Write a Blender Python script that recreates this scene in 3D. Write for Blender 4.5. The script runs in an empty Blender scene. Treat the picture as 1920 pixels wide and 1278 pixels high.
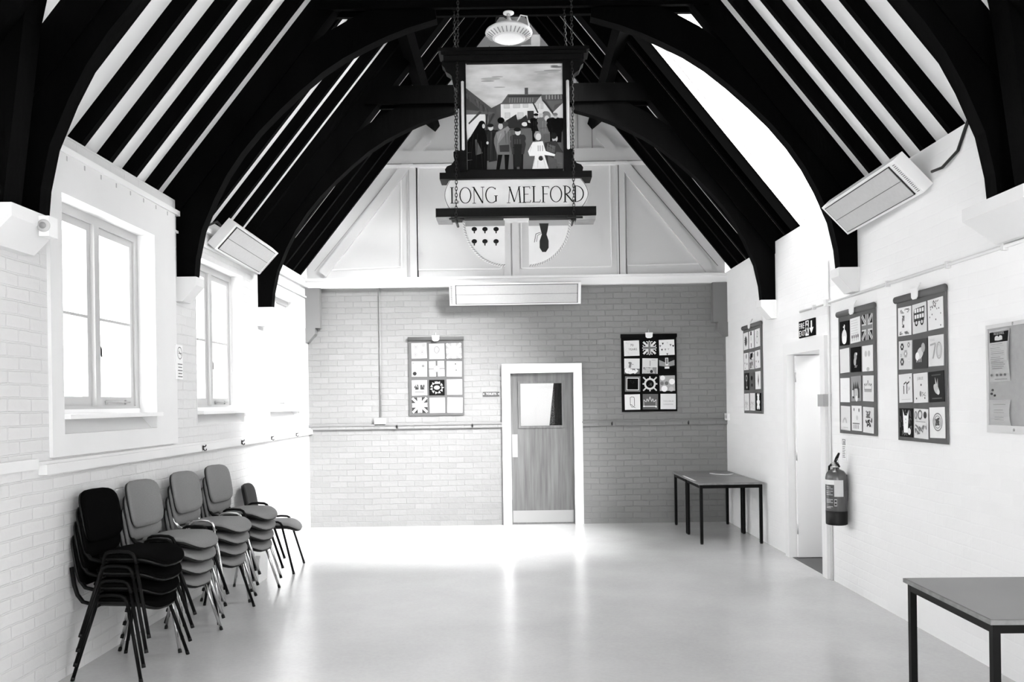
import bpy, bmesh, math, random
from mathutils import Matrix, Vector
R = random.Random(7)
sc = bpy.context.scene
COL = sc.collection
PI = math.pi

# ------------------------------------------------------------------ room figures (metres)
XL, XR, YB, YR = -2.764, 2.83, 11.57, -3.0
CAMZ, FPX, VX, VY, ROLL = 1.63, 1620.0, 966.0, 755.0, 0.0145
EAVE, SLOPE, XC = 3.52, 1.26, 0.033
HALF = (XR - XL) / 2
RIDGE = EAVE + HALF * SLOPE
TH = math.atan(SLOPE)

def unroll(px, py):
    return px - ROLL * (py - VY), py + ROLL * (px - VX)
def on_y(px, py, Y):
    """survey: the point of the photograph on the upright plane at distance Y"""
    x, y = unroll(px, py); s = FPX / Y
    return Vector(((x - VX) / s, Y, CAMZ - (y - VY) / s))
def on_x(px, py, X):
    x, y = unroll(px, py); s = (x - VX) / X
    return Vector((X, FPX / s, CAMZ - (y - VY) / s))

# ------------------------------------------------------------------ materials
def lin(v):
    c = v / 255.0
    return c / 12.92 if c <= 0.04045 else ((c + 0.055) / 1.055) ** 2.4
def mat(name, alb, rough=0.6, spec=0.3, metal=0.0, noise=0.0, nscale=8.0, bump=0.0, bscale=40.0, stretch=None):
    m = bpy.data.materials.new(name); m.use_nodes = True
    nt = m.node_tree; b = nt.nodes['Principled BSDF']
    b.inputs['Base Color'].default_value = (alb, alb, alb, 1)
    b.inputs['Roughness'].default_value = rough
    b.inputs['Specular IOR Level'].default_value = spec
    b.inputs['Metallic'].default_value = metal
    if noise or bump:
        tc = nt.nodes.new('ShaderNodeTexCoord'); src = tc.outputs['Object']
        if stretch:
            mp = nt.nodes.new('ShaderNodeMapping'); mp.inputs['Scale'].default_value = stretch
            nt.links.new(src, mp.inputs['Vector']); src = mp.outputs['Vector']
    if noise:
        n = nt.nodes.new('ShaderNodeTexNoise'); n.inputs['Scale'].default_value = nscale; n.inputs['Detail'].default_value = 5
        nt.links.new(src, n.inputs['Vector'])
        r = nt.nodes.new('ShaderNodeValToRGB')
        lo, hi = alb * (1 - noise), min(0.95, alb * (1 + noise))
        r.color_ramp.elements[0].position = 0.3; r.color_ramp.elements[1].position = 0.7
        r.color_ramp.elements[0].color = (lo, lo, lo, 1); r.color_ramp.elements[1].color = (hi, hi, hi, 1)
        nt.links.new(n.outputs['Fac'], r.inputs['Fac']); nt.links.new(r.outputs['Color'], b.inputs['Base Color'])
    if bump:
        n2 = nt.nodes.new('ShaderNodeTexNoise'); n2.inputs['Scale'].default_value = bscale; n2.inputs['Detail'].default_value = 4
        nt.links.new(src, n2.inputs['Vector'])
        bp = nt.nodes.new('ShaderNodeBump'); bp.inputs['Strength'].default_value = bump; bp.inputs['Distance'].default_value = 0.01
        nt.links.new(n2.outputs['Fac'], bp.inputs['Height']); nt.links.new(bp.outputs['Normal'], b.inputs['Normal'])
    return m
def brick(name, alb, axis, strength=0.55, var=0.06):
    m = bpy.data.materials.new(name); m.use_nodes = True
    nt = m.node_tree; b = nt.nodes['Principled BSDF']; N = nt.nodes.new; L = nt.links.new
    g = N('ShaderNodeNewGeometry'); sp = N('ShaderNodeSeparateXYZ'); L(g.outputs['Position'], sp.inputs[0])
    nz = N('ShaderNodeTexNoise'); nz.inputs['Scale'].default_value = 3.0; nz.inputs['Detail'].default_value = 3
    L(g.outputs['Position'], nz.inputs['Vector'])
    cb = N('ShaderNodeCombineXYZ'); L(sp.outputs[axis], cb.inputs[0]); L(sp.outputs[2], cb.inputs[1])
    mx = N('ShaderNodeVectorMath'); mx.operation = 'MULTIPLY_ADD'
    L(nz.outputs['Color'], mx.inputs[0]); mx.inputs[1].default_value = (0.03, 0.022, 0); L(cb.outputs[0], mx.inputs[2])
    bt = N('ShaderNodeTexBrick'); L(mx.outputs[0], bt.inputs['Vector'])
    bt.inputs['Scale'].default_value = 1.0; bt.inputs['Brick Width'].default_value = 0.225; bt.inputs['Row Height'].default_value = 0.0775
    bt.inputs['Mortar Size'].default_value = 0.006; bt.inputs['Mortar Smooth'].default_value = 0.35
    lo, hi = alb * (1 - var), min(.95, alb * (1 + var))
    bt.inputs['Color1'].default_value = (lo, lo, lo, 1); bt.inputs['Color2'].default_value = (hi, hi, hi, 1)
    bt.inputs['Mortar'].default_value = (alb, alb, alb, 1)
    L(bt.outputs['Color'], b.inputs['Base Color'])
    n2 = N('ShaderNodeTexNoise'); n2.inputs['Scale'].default_value = 22; n2.inputs['Detail'].default_value = 5
    L(g.outputs['Position'], n2.inputs['Vector'])
    n3 = N('ShaderNodeTexNoise'); n3.inputs['Scale'].default_value = 2.2
    L(g.outputs['Position'], n3.inputs['Vector'])
    ma = N('ShaderNodeMath'); ma.operation = 'MULTIPLY'; L(bt.outputs['Fac'], ma.inputs[0]); L(n3.outputs['Fac'], ma.inputs[1])
    mb_ = N('ShaderNodeMath'); mb_.operation = 'MULTIPLY_ADD'; L(n2.outputs['Fac'], mb_.inputs[0]); mb_.inputs[1].default_value = -0.5
    L(ma.outputs[0], mb_.inputs[2])
    bp = N('ShaderNodeBump'); bp.invert = True; bp.inputs['Strength'].default_value = strength; bp.inputs['Distance'].default_value = 0.012
    L(mb_.outputs[0], bp.inputs['Height']); L(bp.outputs['Normal'], b.inputs['Normal'])
    b.inputs['Roughness'].default_value = 0.5; b.inputs['Specular IOR Level'].default_value = 0.3
    return m
def glass(name, fac=0.05):
    m = bpy.data.materials.new(name); m.use_nodes = True
    nt = m.node_tree; nt.nodes.clear(); N = nt.nodes.new
    o = N('ShaderNodeOutputMaterial'); mx = N('ShaderNodeMixShader'); t = N('ShaderNodeBsdfTransparent'); gl = N('ShaderNodeBsdfGlossy')
    gl.inputs['Roughness'].default_value = 0.02; mx.inputs[0].default_value = fac
    nt.links.new(t.outputs[0], mx.inputs[1]); nt.links.new(gl.outputs[0], mx.inputs[2]); nt.links.new(mx.outputs[0], o.inputs[0])
    return m
def emit(name, v):
    m = mat(name, 0.8, 0.4); b = m.node_tree.nodes['Principled BSDF']
    b.inputs['Emission Color'].default_value = (1, 1, 1, 1); b.inputs['Emission Strength'].default_value = v
    return m

M = dict(
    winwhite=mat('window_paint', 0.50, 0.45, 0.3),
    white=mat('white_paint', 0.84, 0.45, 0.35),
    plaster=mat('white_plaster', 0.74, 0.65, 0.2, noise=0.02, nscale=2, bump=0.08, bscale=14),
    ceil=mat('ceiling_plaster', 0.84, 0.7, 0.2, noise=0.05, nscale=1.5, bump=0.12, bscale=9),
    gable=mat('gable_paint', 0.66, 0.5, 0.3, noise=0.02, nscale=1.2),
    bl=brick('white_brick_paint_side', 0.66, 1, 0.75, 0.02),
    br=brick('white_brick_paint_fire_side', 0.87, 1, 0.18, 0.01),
    bb=brick('grey_brick_paint', 0.22, 0, 1.0, 0.05),
    greypaint=mat('grey_timber_paint', 0.18, 0.5, 0.3),
    floor=None,
    timber=mat('black_timber', 0.0010, 0.62, 0.03, noise=0.5, nscale=5, bump=0.25, bscale=25, stretch=(1, 1, .3)),
    plate=mat('satin_plate', 0.28, 0.5, 0.3),
    trimmer=mat('matt_black_timber', 0.0006, 0.9, 0.0),
    black=mat('black_plastic', 0.004, 0.4, 0.25),
    blackfab=mat('black_fabric', 0.0025, 0.9, 0.02, noise=0.2, nscale=60, bump=0.1, bscale=300),
    greyfab=mat('grey_fabric', 0.20, 0.9, 0.1, noise=0.06, nscale=120, bump=0.12, bscale=350),
    chrome=mat('chrome', 0.62, 0.18, 0.5, 1.0),
    steel=mat('brushed_steel', 0.55, 0.35, 0.5, 0.9),
    blackmetal=mat('black_metal', 0.004, 0.5, 0.12),
    laminate=mat('grey_laminate', 0.15, 0.33, 0.6, noise=0.05, nscale=3),
    edge=mat('wooden_edge', 0.19, 0.5, 0.3, noise=0.2, nscale=20),
    wood=mat('veneer', 0.115, 0.4, 0.35, noise=0.28, nscale=3.0, stretch=(9, 9, .55)),
    woodframe=mat('pale_wood', 0.62, 0.5, 0.3, noise=0.06, nscale=6),
    felt=mat('grey_felt', 0.36, 0.95, 0.05, noise=0.05, nscale=30),
    heater=mat('white_enamel', 0.85, 0.35, 0.4),
    heatpanel=mat('grey_heating_panel', 0.50, 0.5, 0.3, noise=0.03, nscale=40),
    ext=mat('extinguisher_enamel', 0.075, 0.2, 0.6),
    galv=mat('painted_conduit', 0.75, 0.4, 0.4),
    greybox=mat('grey_enamel', 0.40, 0.4, 0.4),
    iron=mat('black_iron', 0.006, 0.45, 0.4),
    glass=glass('window_glass'),
    doorglass=glass('door_glass', 0.008),
    lamplens=emit('lamp_lens', 0.12),
    passfloor=mat('dark_threshold', 0.10, 0.6, 0.3),
    clip=mat('white_plastic', 0.85, 0.4, 0.4),
    signwood=mat('sign_black_timber', 0.002, 0.5, 0.12, noise=0.6, nscale=6, stretch=(.4, 1, 1)),
    signend=mat('sign_weathered_wood', 0.34, 0.7, 0.2, noise=0.15, nscale=10),
    signwhite=mat('sign_white_paint', 0.72, 0.6, 0.2, noise=0.06, nscale=5),
    sky=mat('painted_clouds', 0.60, 0.7, 0.2, noise=0.30, nscale=3.2, stretch=(1, 1, 3.0)),
    cloth=mat('dark_cloth', 0.03, 0.9, 0.05, noise=0.3, nscale=30),
)
def make_floor():
    m = bpy.data.materials.new('vinyl_floor'); m.use_nodes = True
    nt = m.node_tree; b = nt.nodes['Principled BSDF']; N = nt.nodes.new; L = nt.links.new
    tc = N('ShaderNodeTexCoord')
    n = N('ShaderNodeTexNoise'); n.inputs['Scale'].default_value = 1.1; n.inputs['Detail'].default_value = 8
    L(tc.outputs['Object'], n.inputs['Vector'])
    n2 = N('ShaderNodeTexNoise'); n2.inputs['Scale'].default_value = 45; n2.inputs['Detail'].default_value = 3
    L(tc.outputs['Object'], n2.inputs['Vector'])
    mx = N('ShaderNodeMath'); mx.operation = 'MULTIPLY_ADD'; L(n2.outputs['Fac'], mx.inputs[0]); mx.inputs[1].default_value = 0.35; L(n.outputs['Fac'], mx.inputs[2])
    r = N('ShaderNodeValToRGB'); r.color_ramp.elements[0].position = 0.35; r.color_ramp.elements[1].position = 1.0
    r.color_ramp.elements[0].color = (.42, .42, .42, 1); r.color_ramp.elements[1].color = (.55, .55, .55, 1)
    L(mx.outputs[0], r.inputs[0]); L(r.outputs[0], b.inputs['Base Color'])
    r2 = N('ShaderNodeMapRange'); r2.inputs['To Min'].default_value = 0.17; r2.inputs['To Max'].default_value = 0.27
    L(n.outputs['Fac'], r2.inputs[0]); L(r2.outputs[0], b.inputs['Roughness'])
    b.inputs['Specular IOR Level'].default_value = 0.5
    return m
M['floor'] = make_floor()
_gm = {}
def gm(v, rough=0.8):
    k = int(v)
    if k not in _gm: _gm[k] = mat('grey_shade_%d' % k, max(0.002, lin(k)), rough, 0.1)
    return _gm[k]

# ------------------------------------------------------------------ mesh builder and scene helpers
WM = {}
class MB:
    def __init__(s): s.bm = bmesh.new(); s.mats = []
    def mi(s, m):
        if m is None: return 0
        if m not in s.mats: s.mats.append(m)
        return s.mats.index(m)
    def faces(s, vs, fs, m=None, smooth=False):
        i = s.mi(m); V = [s.bm.verts.new(v) for v in vs]
        for f in fs:
            try:
                F = s.bm.faces.new([V[k] for k in f]); F.material_index = i; F.smooth = smooth
            except ValueError: pass
        return V
    def box(s, x0, x1, y0, y1, z0, z1, m=None):
        vs = [(x, y, z) for x in (x0, x1) for y in (y0, y1) for z in (z0, z1)]
        s.faces(vs, [(0, 1, 3, 2), (4, 6, 7, 5), (0, 4, 5, 1), (2, 3, 7, 6), (0, 2, 6, 4), (1, 5, 7, 3)], m)
    def obox(s, c, a, b, d, m=None):
        """box with centre c and half axes a, b, d"""
        c, a, b, d = map(Vector, (c, a, b, d))
        vs = [c + i * a + j * b + k * d for i in (-1, 1) for j in (-1, 1) for k in (-1, 1)]
        s.faces(vs, [(0, 1, 3, 2), (4, 6, 7, 5), (0, 4, 5, 1), (2, 3, 7, 6), (0, 2, 6, 4), (1, 5, 7, 3)], m)
    def prism(s, poly, f0, f1, m=None, smooth=False):
        """polygon of 2-D points; f0 / f1 map a 2-D point to 3-D on the two ends"""
        n = len(poly)
        vs = [f0(*p) for p in poly] + [f1(*p) for p in poly]
        fs = [tuple(range(n))[::-1], tuple(range(n, 2 * n))] + [(i, (i + 1) % n, n + (i + 1) % n, n + i) for i in range(n)]
        s.faces(vs, fs, m, smooth)
    def strip(s, inner, outer, f0, f1, m=None):
        """band between two equal-length curves, given thickness by f0 / f1"""
        n = len(inner)
        vs = [f0(*p) for p in inner] + [f0(*p) for p in outer] + [f1(*p) for p in inner] + [f1(*p) for p in outer]
        fs = []
        for i in range(n - 1):
            fs += [(i, i + 1, n + i + 1, n + i), (2 * n + i, 3 * n + i, 3 * n + i + 1, 2 * n + i + 1),
                   (i, 2 * n + i, 2 * n + i + 1, i + 1), (n + i, n + i + 1, 3 * n + i + 1, 3 * n + i)]
        fs += [(0, n, 3 * n, 2 * n), (n - 1, 3 * n - 1, 4 * n - 1, 2 * n - 1)]
        s.faces(vs, fs, m)
    def tube(s, pts, r, m=None, n=8, closed=False, flat=1.0):
        pts = [Vector(p) for p in pts]; k = len(pts); rings = []
        up = None
        for i, p in enumerate(pts):
            a = pts[(i - 1) % k] if (i or closed) else p
            b = pts[(i + 1) % k] if (i < k - 1 or closed) else p
            t = (b - a).normalized()
            if up is None:
                up = Vector((0, 0, 1)) if abs(t.z) < .9 else Vector((1, 0, 0))
            u = (up - t * up.dot(t)).normalized(); w = t.cross(u); up = u
            rr = r[i] if isinstance(r, (list, tuple)) else r
            rings.append([p + rr * (math.cos(2 * PI * j / n) * u + flat * math.sin(2 * PI * j / n) * w) for j in range(n)])
        vs = [v for ring in rings for v in ring]; fs = []
        for i in range(k if closed else k - 1):
            for j in range(n):
                fs.append((i * n + j, i * n + (j + 1) % n, ((i + 1) % k) * n + (j + 1) % n, ((i + 1) % k) * n + j))
        if not closed: fs += [tuple(range(n))[::-1], tuple(range((k - 1) * n, k * n))]
        s.faces(vs, fs, m, True)
    def lathe(s, prof, c, m=None, n=24, axis='z', smooth=True):
        c = Vector(c); vs = []; fs = []
        for (r, h) in prof:
            for j in range(n):
                a = 2 * PI * j / n
                if axis == 'z': vs.append(c + Vector((r * math.cos(a), r * math.sin(a), h)))
                elif axis == 'y': vs.append(c + Vector((r * math.cos(a), h, r * math.sin(a))))
                else: vs.append(c + Vector((h, r * math.cos(a), r * math.sin(a))))
        k = len(prof)
        for i in range(k - 1):
            for j in range(n): fs.append((i * n + j, i * n + (j + 1) % n, (i + 1) * n + (j + 1) % n, (i + 1) * n + j))
        fs += [tuple(range(n))[::-1], tuple(range((k - 1) * n, k * n))]
        s.faces(vs, fs, m, smooth)
    def build(s, name, m=None, parent=None, bevel=0.0, local=False, auto=True):
        bm = s.bm
        if m is not None and m not in s.mats and not s.mats: s.mats = [m]
        if bevel:
            es = [e for e in bm.edges if len(e.link_faces) == 2 and e.calc_face_angle(0) > 0.6]
            bmesh.ops.bevel(bm, geom=es, offset=bevel, segments=2, affect='EDGES', profile=0.6)
        bmesh.ops.recalc_face_normals(bm, faces=bm.faces[:])
        loc = Vector((0, 0, 0))
        if parent is not None:
            W = WM[parent]
            if not local: bm.transform(W.inverted())
        else:
            xs = [v.co for v in bm.verts]
            lo = Vector((min(v[i] for v in xs) for i in range(3))); hi = Vector((max(v[i] for v in xs) for i in range(3)))
            loc = Vector(((lo.x + hi.x) / 2, (lo.y + hi.y) / 2, lo.z)); bm.transform(Matrix.Translation(-loc))
        me = bpy.data.meshes.new(name); bm.to_mesh(me); bm.free()
        for mm in s.mats: me.materials.append(mm)
        o = bpy.data.objects.new(name, me); COL.objects.link(o)
        if parent is not None: o.parent = parent; WM[o] = WM[parent].copy()
        else: o.location = loc; WM[o] = Matrix.Translation(loc)
        return o
def thing(name, label, cat, loc=(0, 0, 0), rz=0, group=None):
    o = bpy.data.objects.new(name, None); COL.objects.link(o); o.empty_display_size = 0.1
    o.location = loc; o.rotation_euler = (0, 0, rz)
    WM[o] = Matrix.Translation(Vector(loc)) @ Matrix.Rotation(rz, 4, 'Z')
    return tag(o, label, cat, group)
def tag(o, label, cat, group=None):
    o['label'] = label; o['category'] = cat
    if group: o['group'] = group
    return o
def struct(o, label=None, cat=None):
    o['kind'] = 'structure'
    if label: o['label'] = label
    if cat: o['category'] = cat
    return o
def sempty(name, loc, label, cat):
    return struct(thing(name, label, cat, loc))
def dup_tree(o, parent=None):
    c = o.copy(); COL.objects.link(c); c.parent = parent
    for ch in [x for x in ALLCH.get(o, [])]:
        d = dup_tree(ch, c)
    return c
ALLCH = {}
def collect_children():
    ALLCH.clear()
    for o in bpy.data.objects:
        if o.parent: ALLCH.setdefault(o.parent, []).append(o)
ORD = ['first', 'second', 'third', 'fourth', 'fifth', 'sixth', 'seventh', 'eighth']

class Panel:
    """flat surface in the place: u to its right, v up, d out of it"""
    def __init__(s, o, U, V, N): s.o, s.U, s.V, s.N = map(Vector, (o, U, V, N))
    def __call__(s, u, v, d=0): return s.o + s.U * u + s.V * v + s.N * d
BACK = lambda o: Panel(o, (1, 0, 0), (0, 0, 1), (0, -1, 0))
RIGHT = lambda o: Panel(o, (0, -1, 0), (0, 0, 1), (-1, 0, 0))
LEFT = lambda o: Panel(o, (0, 1, 0), (0, 0, 1), (1, 0, 0))

class Draw:
    """flat painted or sewn shapes laid on a panel, each a hair above the last"""
    def __init__(s, mb, P, d0=0.001, step=0.00012, k=1.0): s.mb, s.P, s.d, s.step, s.k = mb, P, d0, step, k
    def poly(s, pts, m):
        if not hasattr(m, 'node_tree'): m = gm(m * s.k)
        s.d += s.step
        s.mb.faces([s.P(u, v, s.d) for u, v in pts], [tuple(range(len(pts)))], m)
    def rect(s, u0, v0, u1, v1, m): s.poly([(u0, v0), (u1, v0), (u1, v1), (u0, v1)], m)
    def disc(s, u, v, r, m, ry=None, n=14, a=0):
        ry = ry or r; ca, sa = math.cos(a), math.sin(a)
        s.poly([(u + r * math.cos(2 * PI * i / n) * ca - ry * math.sin(2 * PI * i / n) * sa, v + r * math.cos(2 * PI * i / n) * sa + ry * math.sin(2 * PI * i / n) * ca) for i in range(n)], m)
    def line(s, p, q, w, m, w2=None):
        dx, dy = q[0] - p[0], q[1] - p[1]; L = math.hypot(dx, dy) or 1; nx, ny = -dy / L / 2, dx / L / 2; w2 = w if w2 is None else w2
        s.poly([(p[0] + nx * w, p[1] + ny * w), (p[0] - nx * w, p[1] - ny * w), (q[0] - nx * w2, q[1] - ny * w2), (q[0] + nx * w2, q[1] + ny * w2)], m)
    def path(s, pts, w, m):
        for a, b in zip(pts, pts[1:]): s.line(a, b, w, m)
    def ring(s, u, v, r, w, m, ry=None, a0=0, a1=2 * PI, n=18):
        ry = ry or r; P = [(u + r * math.cos(a0 + (a1 - a0) * i / n), v + ry * math.sin(a0 + (a1 - a0) * i / n)) for i in range(n + 1)]
        s.path(P, w, m)
    def text(s, t, u, v, h, m, align='CENTER', sx=1.0):
        if not hasattr(m, 'node_tree'): m = gm(m)
        cu = bpy.data.curves.new('lettering', 'FONT'); cu.body = t; cu.size = h / 0.70; cu.align_x = align; cu.resolution_u = 2
        ob = bpy.data.objects.new('lettering', cu); COL.objects.link(ob)
        dg = bpy.context.evaluated_depsgraph_get(); me = bpy.data.meshes.new_from_object(ob.evaluated_get(dg))
        s.d += s.step
        s.mb.faces([s.P(u + p.co.x * sx, v + p.co.y, s.d) for p in me.vertices], [tuple(f.vertices) for f in me.polygons], m)
        bpy.data.objects.remove(ob); bpy.data.curves.remove(cu); bpy.data.meshes.remove(me)

# ------------------------------------------------------------------ room shell
def ceil_z(x): return EAVE + (HALF - abs(x - XC)) * SLOPE
mb = MB(); mb.box(XL - .35, XR + .35, YR - .3, YB + .3, -.12, 0, M['floor'])
struct(mb.build('floor'), 'pale speckled vinyl floor of the hall', 'floor')

def wall_with_holes(mb, axis, a0, a1, z0, z1, t0, t1, holes, m):
    """boxes around rectangular holes (h0,h1,hz0,hz1) sorted along the wall"""
    def bx(p, q, lo, hi):
        if q - p < 1e-4 or hi - lo < 1e-4: return
        if axis == 'y': mb.box(t0, t1, p, q, lo, hi, m)
        else: mb.box(p, q, t0, t1, lo, hi, m)
    cur = a0
    for (h0, h1, hz0, hz1) in sorted(holes):
        bx(cur, h0, z0, z1); bx(h0, h1, z0, hz0); bx(h0, h1, hz1, z1); cur = h1
    bx(cur, a1, z0, z1)
WIN_L = [(5.25, 6.62, 1.48, 2.96), (7.50, 8.80, 1.48, 2.96), (9.72, 11.0, 1.48, 2.96)]
WT = 3.33
FILL_WIN_R = (-2.0, 1.4, 1.0, 2.9)  # out-of-view opening, added and sized for side light on the chair stacks
mb = MB(); wall_with_holes(mb, 'y', YR, YB, 0, WT, XL - .34, XL, WIN_L + [(.4, 1.7, 1.0, 2.9)], M['bl'])  # last opening is out of view, added for fill light
struct(mb.build('wall_left'), 'white painted brick wall with the casement windows', 'wall')
DR = (7.90, 8.90, 0, 2.10)
mb = MB(); wall_with_holes(mb, 'y', YR, YB, 0, WT, XR, XR + .30, [FILL_WIN_R, DR], M['br'])
struct(mb.build('wall_right'), 'white painted brick wall with the fire exit doorway', 'wall')
DX0, DX1, DZ = on_y(956, 800, YB).x, on_y(1078, 800, YB).x, 2.04
mb = MB(); wall_with_holes(mb, 'x', XL - .3, XR + .3, 0, 3.25, YB, YB + .25, [(DX0, DX1, 0, DZ)], M['bb'])
struct(mb.build('wall_back'), 'grey painted brick end wall around the wooden door', 'wall')
REAR_FILL_WIN = [(.0, 1.25, .9, 3.3), (1.45, 2.5, .9, 3.3)]  # unseen openings added for fill light from behind the camera

mb = MB(); wall_with_holes(mb, 'x', XL - .3, XR + .3, 0, 3.7, YR - .3, YR, REAR_FILL_WIN, M['plaster'])
mb.prism([(XL - .3, 3.7), (XR + .3, 3.7), (XC, 7.3)], lambda x, z: (x, YR - .3, z), lambda x, z: (x, YR, z), M['plaster'])
struct(mb.build('wall_rear'), 'white rear wall behind the viewer', 'wall')

# roof: two boarded slopes, a skylight opening in the slope over the fire exit side
SKY_Y0, SKY_Y1, SKY_X0, SKY_X1 = 7.24, 8.80, 0.80, 2.92
mb = MB()
nL, nR = Vector((-SLOPE, 0, 1)).normalized(), Vector((SLOPE, 0, 1)).normalized()
def slab(x0, x1, y0, y1, side):
    n = nL if side < 0 else nR
    P = [Vector((x0, y0, ceil_z(x0))), Vector((x1, y0, ceil_z(x1))), Vector((x1, y1, ceil_z(x1))), Vector((x0, y1, ceil_z(x0)))]
    vs = P + [p + n * .14 for p in P]
    mb.faces(vs, [(0, 1, 2, 3), (7, 6, 5, 4), (0, 4, 5, 1), (1, 5, 6, 2), (2, 6, 7, 3), (3, 7, 4, 0)], M['ceil'])
slab(XL - .45, XC, YR - .3, YB + .3, -1)
for (x0, x1, y0, y1) in ((XC, XR + .45, YR - .3, SKY_Y0), (XC, XR + .45, SKY_Y1, YB + .3), (XC, SKY_X0, SKY_Y0, SKY_Y1), (SKY_X1, XR + .45, SKY_Y0, SKY_Y1)):
    slab(x0, x1, y0, y1, 1)
struct(mb.build('ceiling'), 'sloping white plaster ceiling between the black rafters', 'ceiling')

# gable panelling above the white beam
GY = YB - .02
def gx(px, py): p = on_y(px, py, GY); return p.x, p.z
wg = sempty('wall_gable', (XC, GY, 3.2), 'white panelled gable above the end wall', 'wall')
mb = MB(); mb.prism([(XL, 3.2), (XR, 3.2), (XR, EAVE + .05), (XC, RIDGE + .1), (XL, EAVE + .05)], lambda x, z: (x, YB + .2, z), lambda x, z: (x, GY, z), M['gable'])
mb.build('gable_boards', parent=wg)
def bar2(mb, p, q, w, d, m, y=None):
    y = GY if y is None else y
    p, q = Vector(p), Vector(q); t = (q - p).normalized(); n = Vector((-t.y, t.x)) * w / 2
    poly = [p + n, p - n, q - n, q + n]
    mb.prism([tuple(v) for v in poly], lambda x, z: (x, y + .01, z), lambda x, z: (x, y - d, z), m)
mb = MB()
bar2(mb, (XL + .7, 4.92), (XR - .7, 4.92), .17, .05, M['gable'])
bar2(mb, (XL + .75, 4.80), (XR - .75, 4.80), .035, .075, M['white'])
mb.build('moulded_rail', parent=wg)
mb = MB()
for px in (775, 1165):
    a, b = gx(px, 508), gx(px, 306); bar2(mb, (a[0], 3.3), (a[0], 4.8), .11, .035, M['gable'])
a = gx(958, 450)[0]; bar2(mb, (a - .05, 3.3), (a - .05, 4.8), .09, .03, M['gable']); bar2(mb, (a + .06, 3.3), (a + .06, 4.8), .09, .034, M['gable'])
mb.build('stile', parent=wg)
for sgn in (-1, 1):
    mb = MB()
    x0 = XL if sgn < 0 else XR
    bar2(mb, (x0 - sgn * .22, 3.38), (XC + sgn * 1.15, 3.38 + (abs(XC + sgn * 1.15 - x0) - .22) * SLOPE), .12, .045, M['gable'])
    mb.build('sloping_stile', parent=wg)
def outline(pts, w=.016, d=.022):
    mb = MB()
    for p, q in zip(pts, pts[1:] + pts[:1]): bar2(mb, p, q, w, d, M['white'])
    mb.build('panel_moulding', parent=wg)
outline([gx(*p) for p in ((608, 507), (753, 500), (752, 318))])
outline([gx(*p) for p in ((784, 506), (940, 504), (938, 312), (784, 315))])
outline([gx(*p) for p in ((978, 503), (1146, 500), (1143, 308), (976, 310))])
outline([gx(*p) for p in ((1176, 498), (1325, 494), (1172, 313))])
mb = MB()
for px in (880, 920, 1010, 1083, 1110):
    x = gx(px, 250)[0]; mb.box(x - .004, x + .004, GY - .004, GY + .01, 5.0, min(6.4, ceil_z(x)), gm(120))
mb.build('board_joints', parent=wg)
mb = MB()
for px in (783, 1160):
    x = gx(px, 420)[0]; mb.box(x - .005, x + .005, GY - .037, GY, 3.32, 4.78, gm(45))
for px in (768, 1174):
    x = gx(px, 420)[0]; mb.box(x - .0025, x + .0025, GY - .0365, GY, 3.32, 4.78, gm(120))
bar2(mb, gx(1176, 300), gx(1346, 498), .006, .002, gm(60)); bar2(mb, gx(590, 508), gx(745, 318), .004, .002, gm(130))
mb.build('panel_joints', parent=wg)
# beam and mouldings
def yb(px, py): return on_y(px, py, YB)
mb = MB(); mb.box(XL, XR, YB - .09, YB + .02, 3.19, 3.30, M['white'])
mb.box(XL, XR, YB - .12, YB + .02, 3.285, 3.315, M['white'])
struct(mb.build('trim_1', bevel=.004), 'white beam across the end wall under the gable', 'beam')
mb = MB()
mb.box(XL, yb(942, 800).x, YB - .028, YB + .01, 1.305, 1.365, M['bb']); mb.box(XL, yb(942, 800).x, YB - .04, YB + .01, 1.35, 1.372, M['greypaint'])
mb.box(yb(1091, 800).x, XR, YB - .028, YB + .01, 1.305, 1.365, M['bb']); mb.box(yb(1091, 800).x, XR, YB - .04, YB + .01, 1.35, 1.372, M['greypaint'])
struct(mb.build('trim_2'), 'grey dado rail along the end wall', 'rail')
mb = MB(); mb.box(XL - .01, XL + .03, YR, 4.95, 1.29, 1.35, M['plaster'])
struct(mb.build('trim_3', bevel=.008), 'short white dado rail ending before the window', 'rail')
mb = MB(); mb.box(XL - .01, XL + .05, 5.0, YB, 1.252, 1.312, M['plaster']); mb.box(XL - .01, XL + .025, 5.0, YB, 1.31, 1.33, M['plaster'])
struct(mb.build('trim_4', bevel=.01), 'long white dado rail below the windows', 'rail')
# smooth plaster band round the first window
mb = MB(); wall_with_holes(mb, 'y', 5.12, 7.02, 1.345, 3.24, XL - .005, XL + .022, [WIN_L[0]], M['plaster'])
struct(mb.build('trim_5', bevel=.004), 'smooth plaster surround of the window over the stacked chairs', 'plaster surround')
mb = MB(); mb.box(XL - .01, XL + .035, 2.4, YB, 3.20, 3.24, M['white']); mb.box(XL - .01, XL + .02, 2.4, YB, 3.06, 3.08, M['plaster'])
struct(mb.build('trim_6'), 'white moulding along the top of the window wall', 'moulding')
mb = MB(); mb.box(XL, XR, YR, YR + .02, 0, .1, M['white'])
struct(mb.build('baseboard_rear'), 'white baseboard on the rear wall', 'baseboard')

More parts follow.
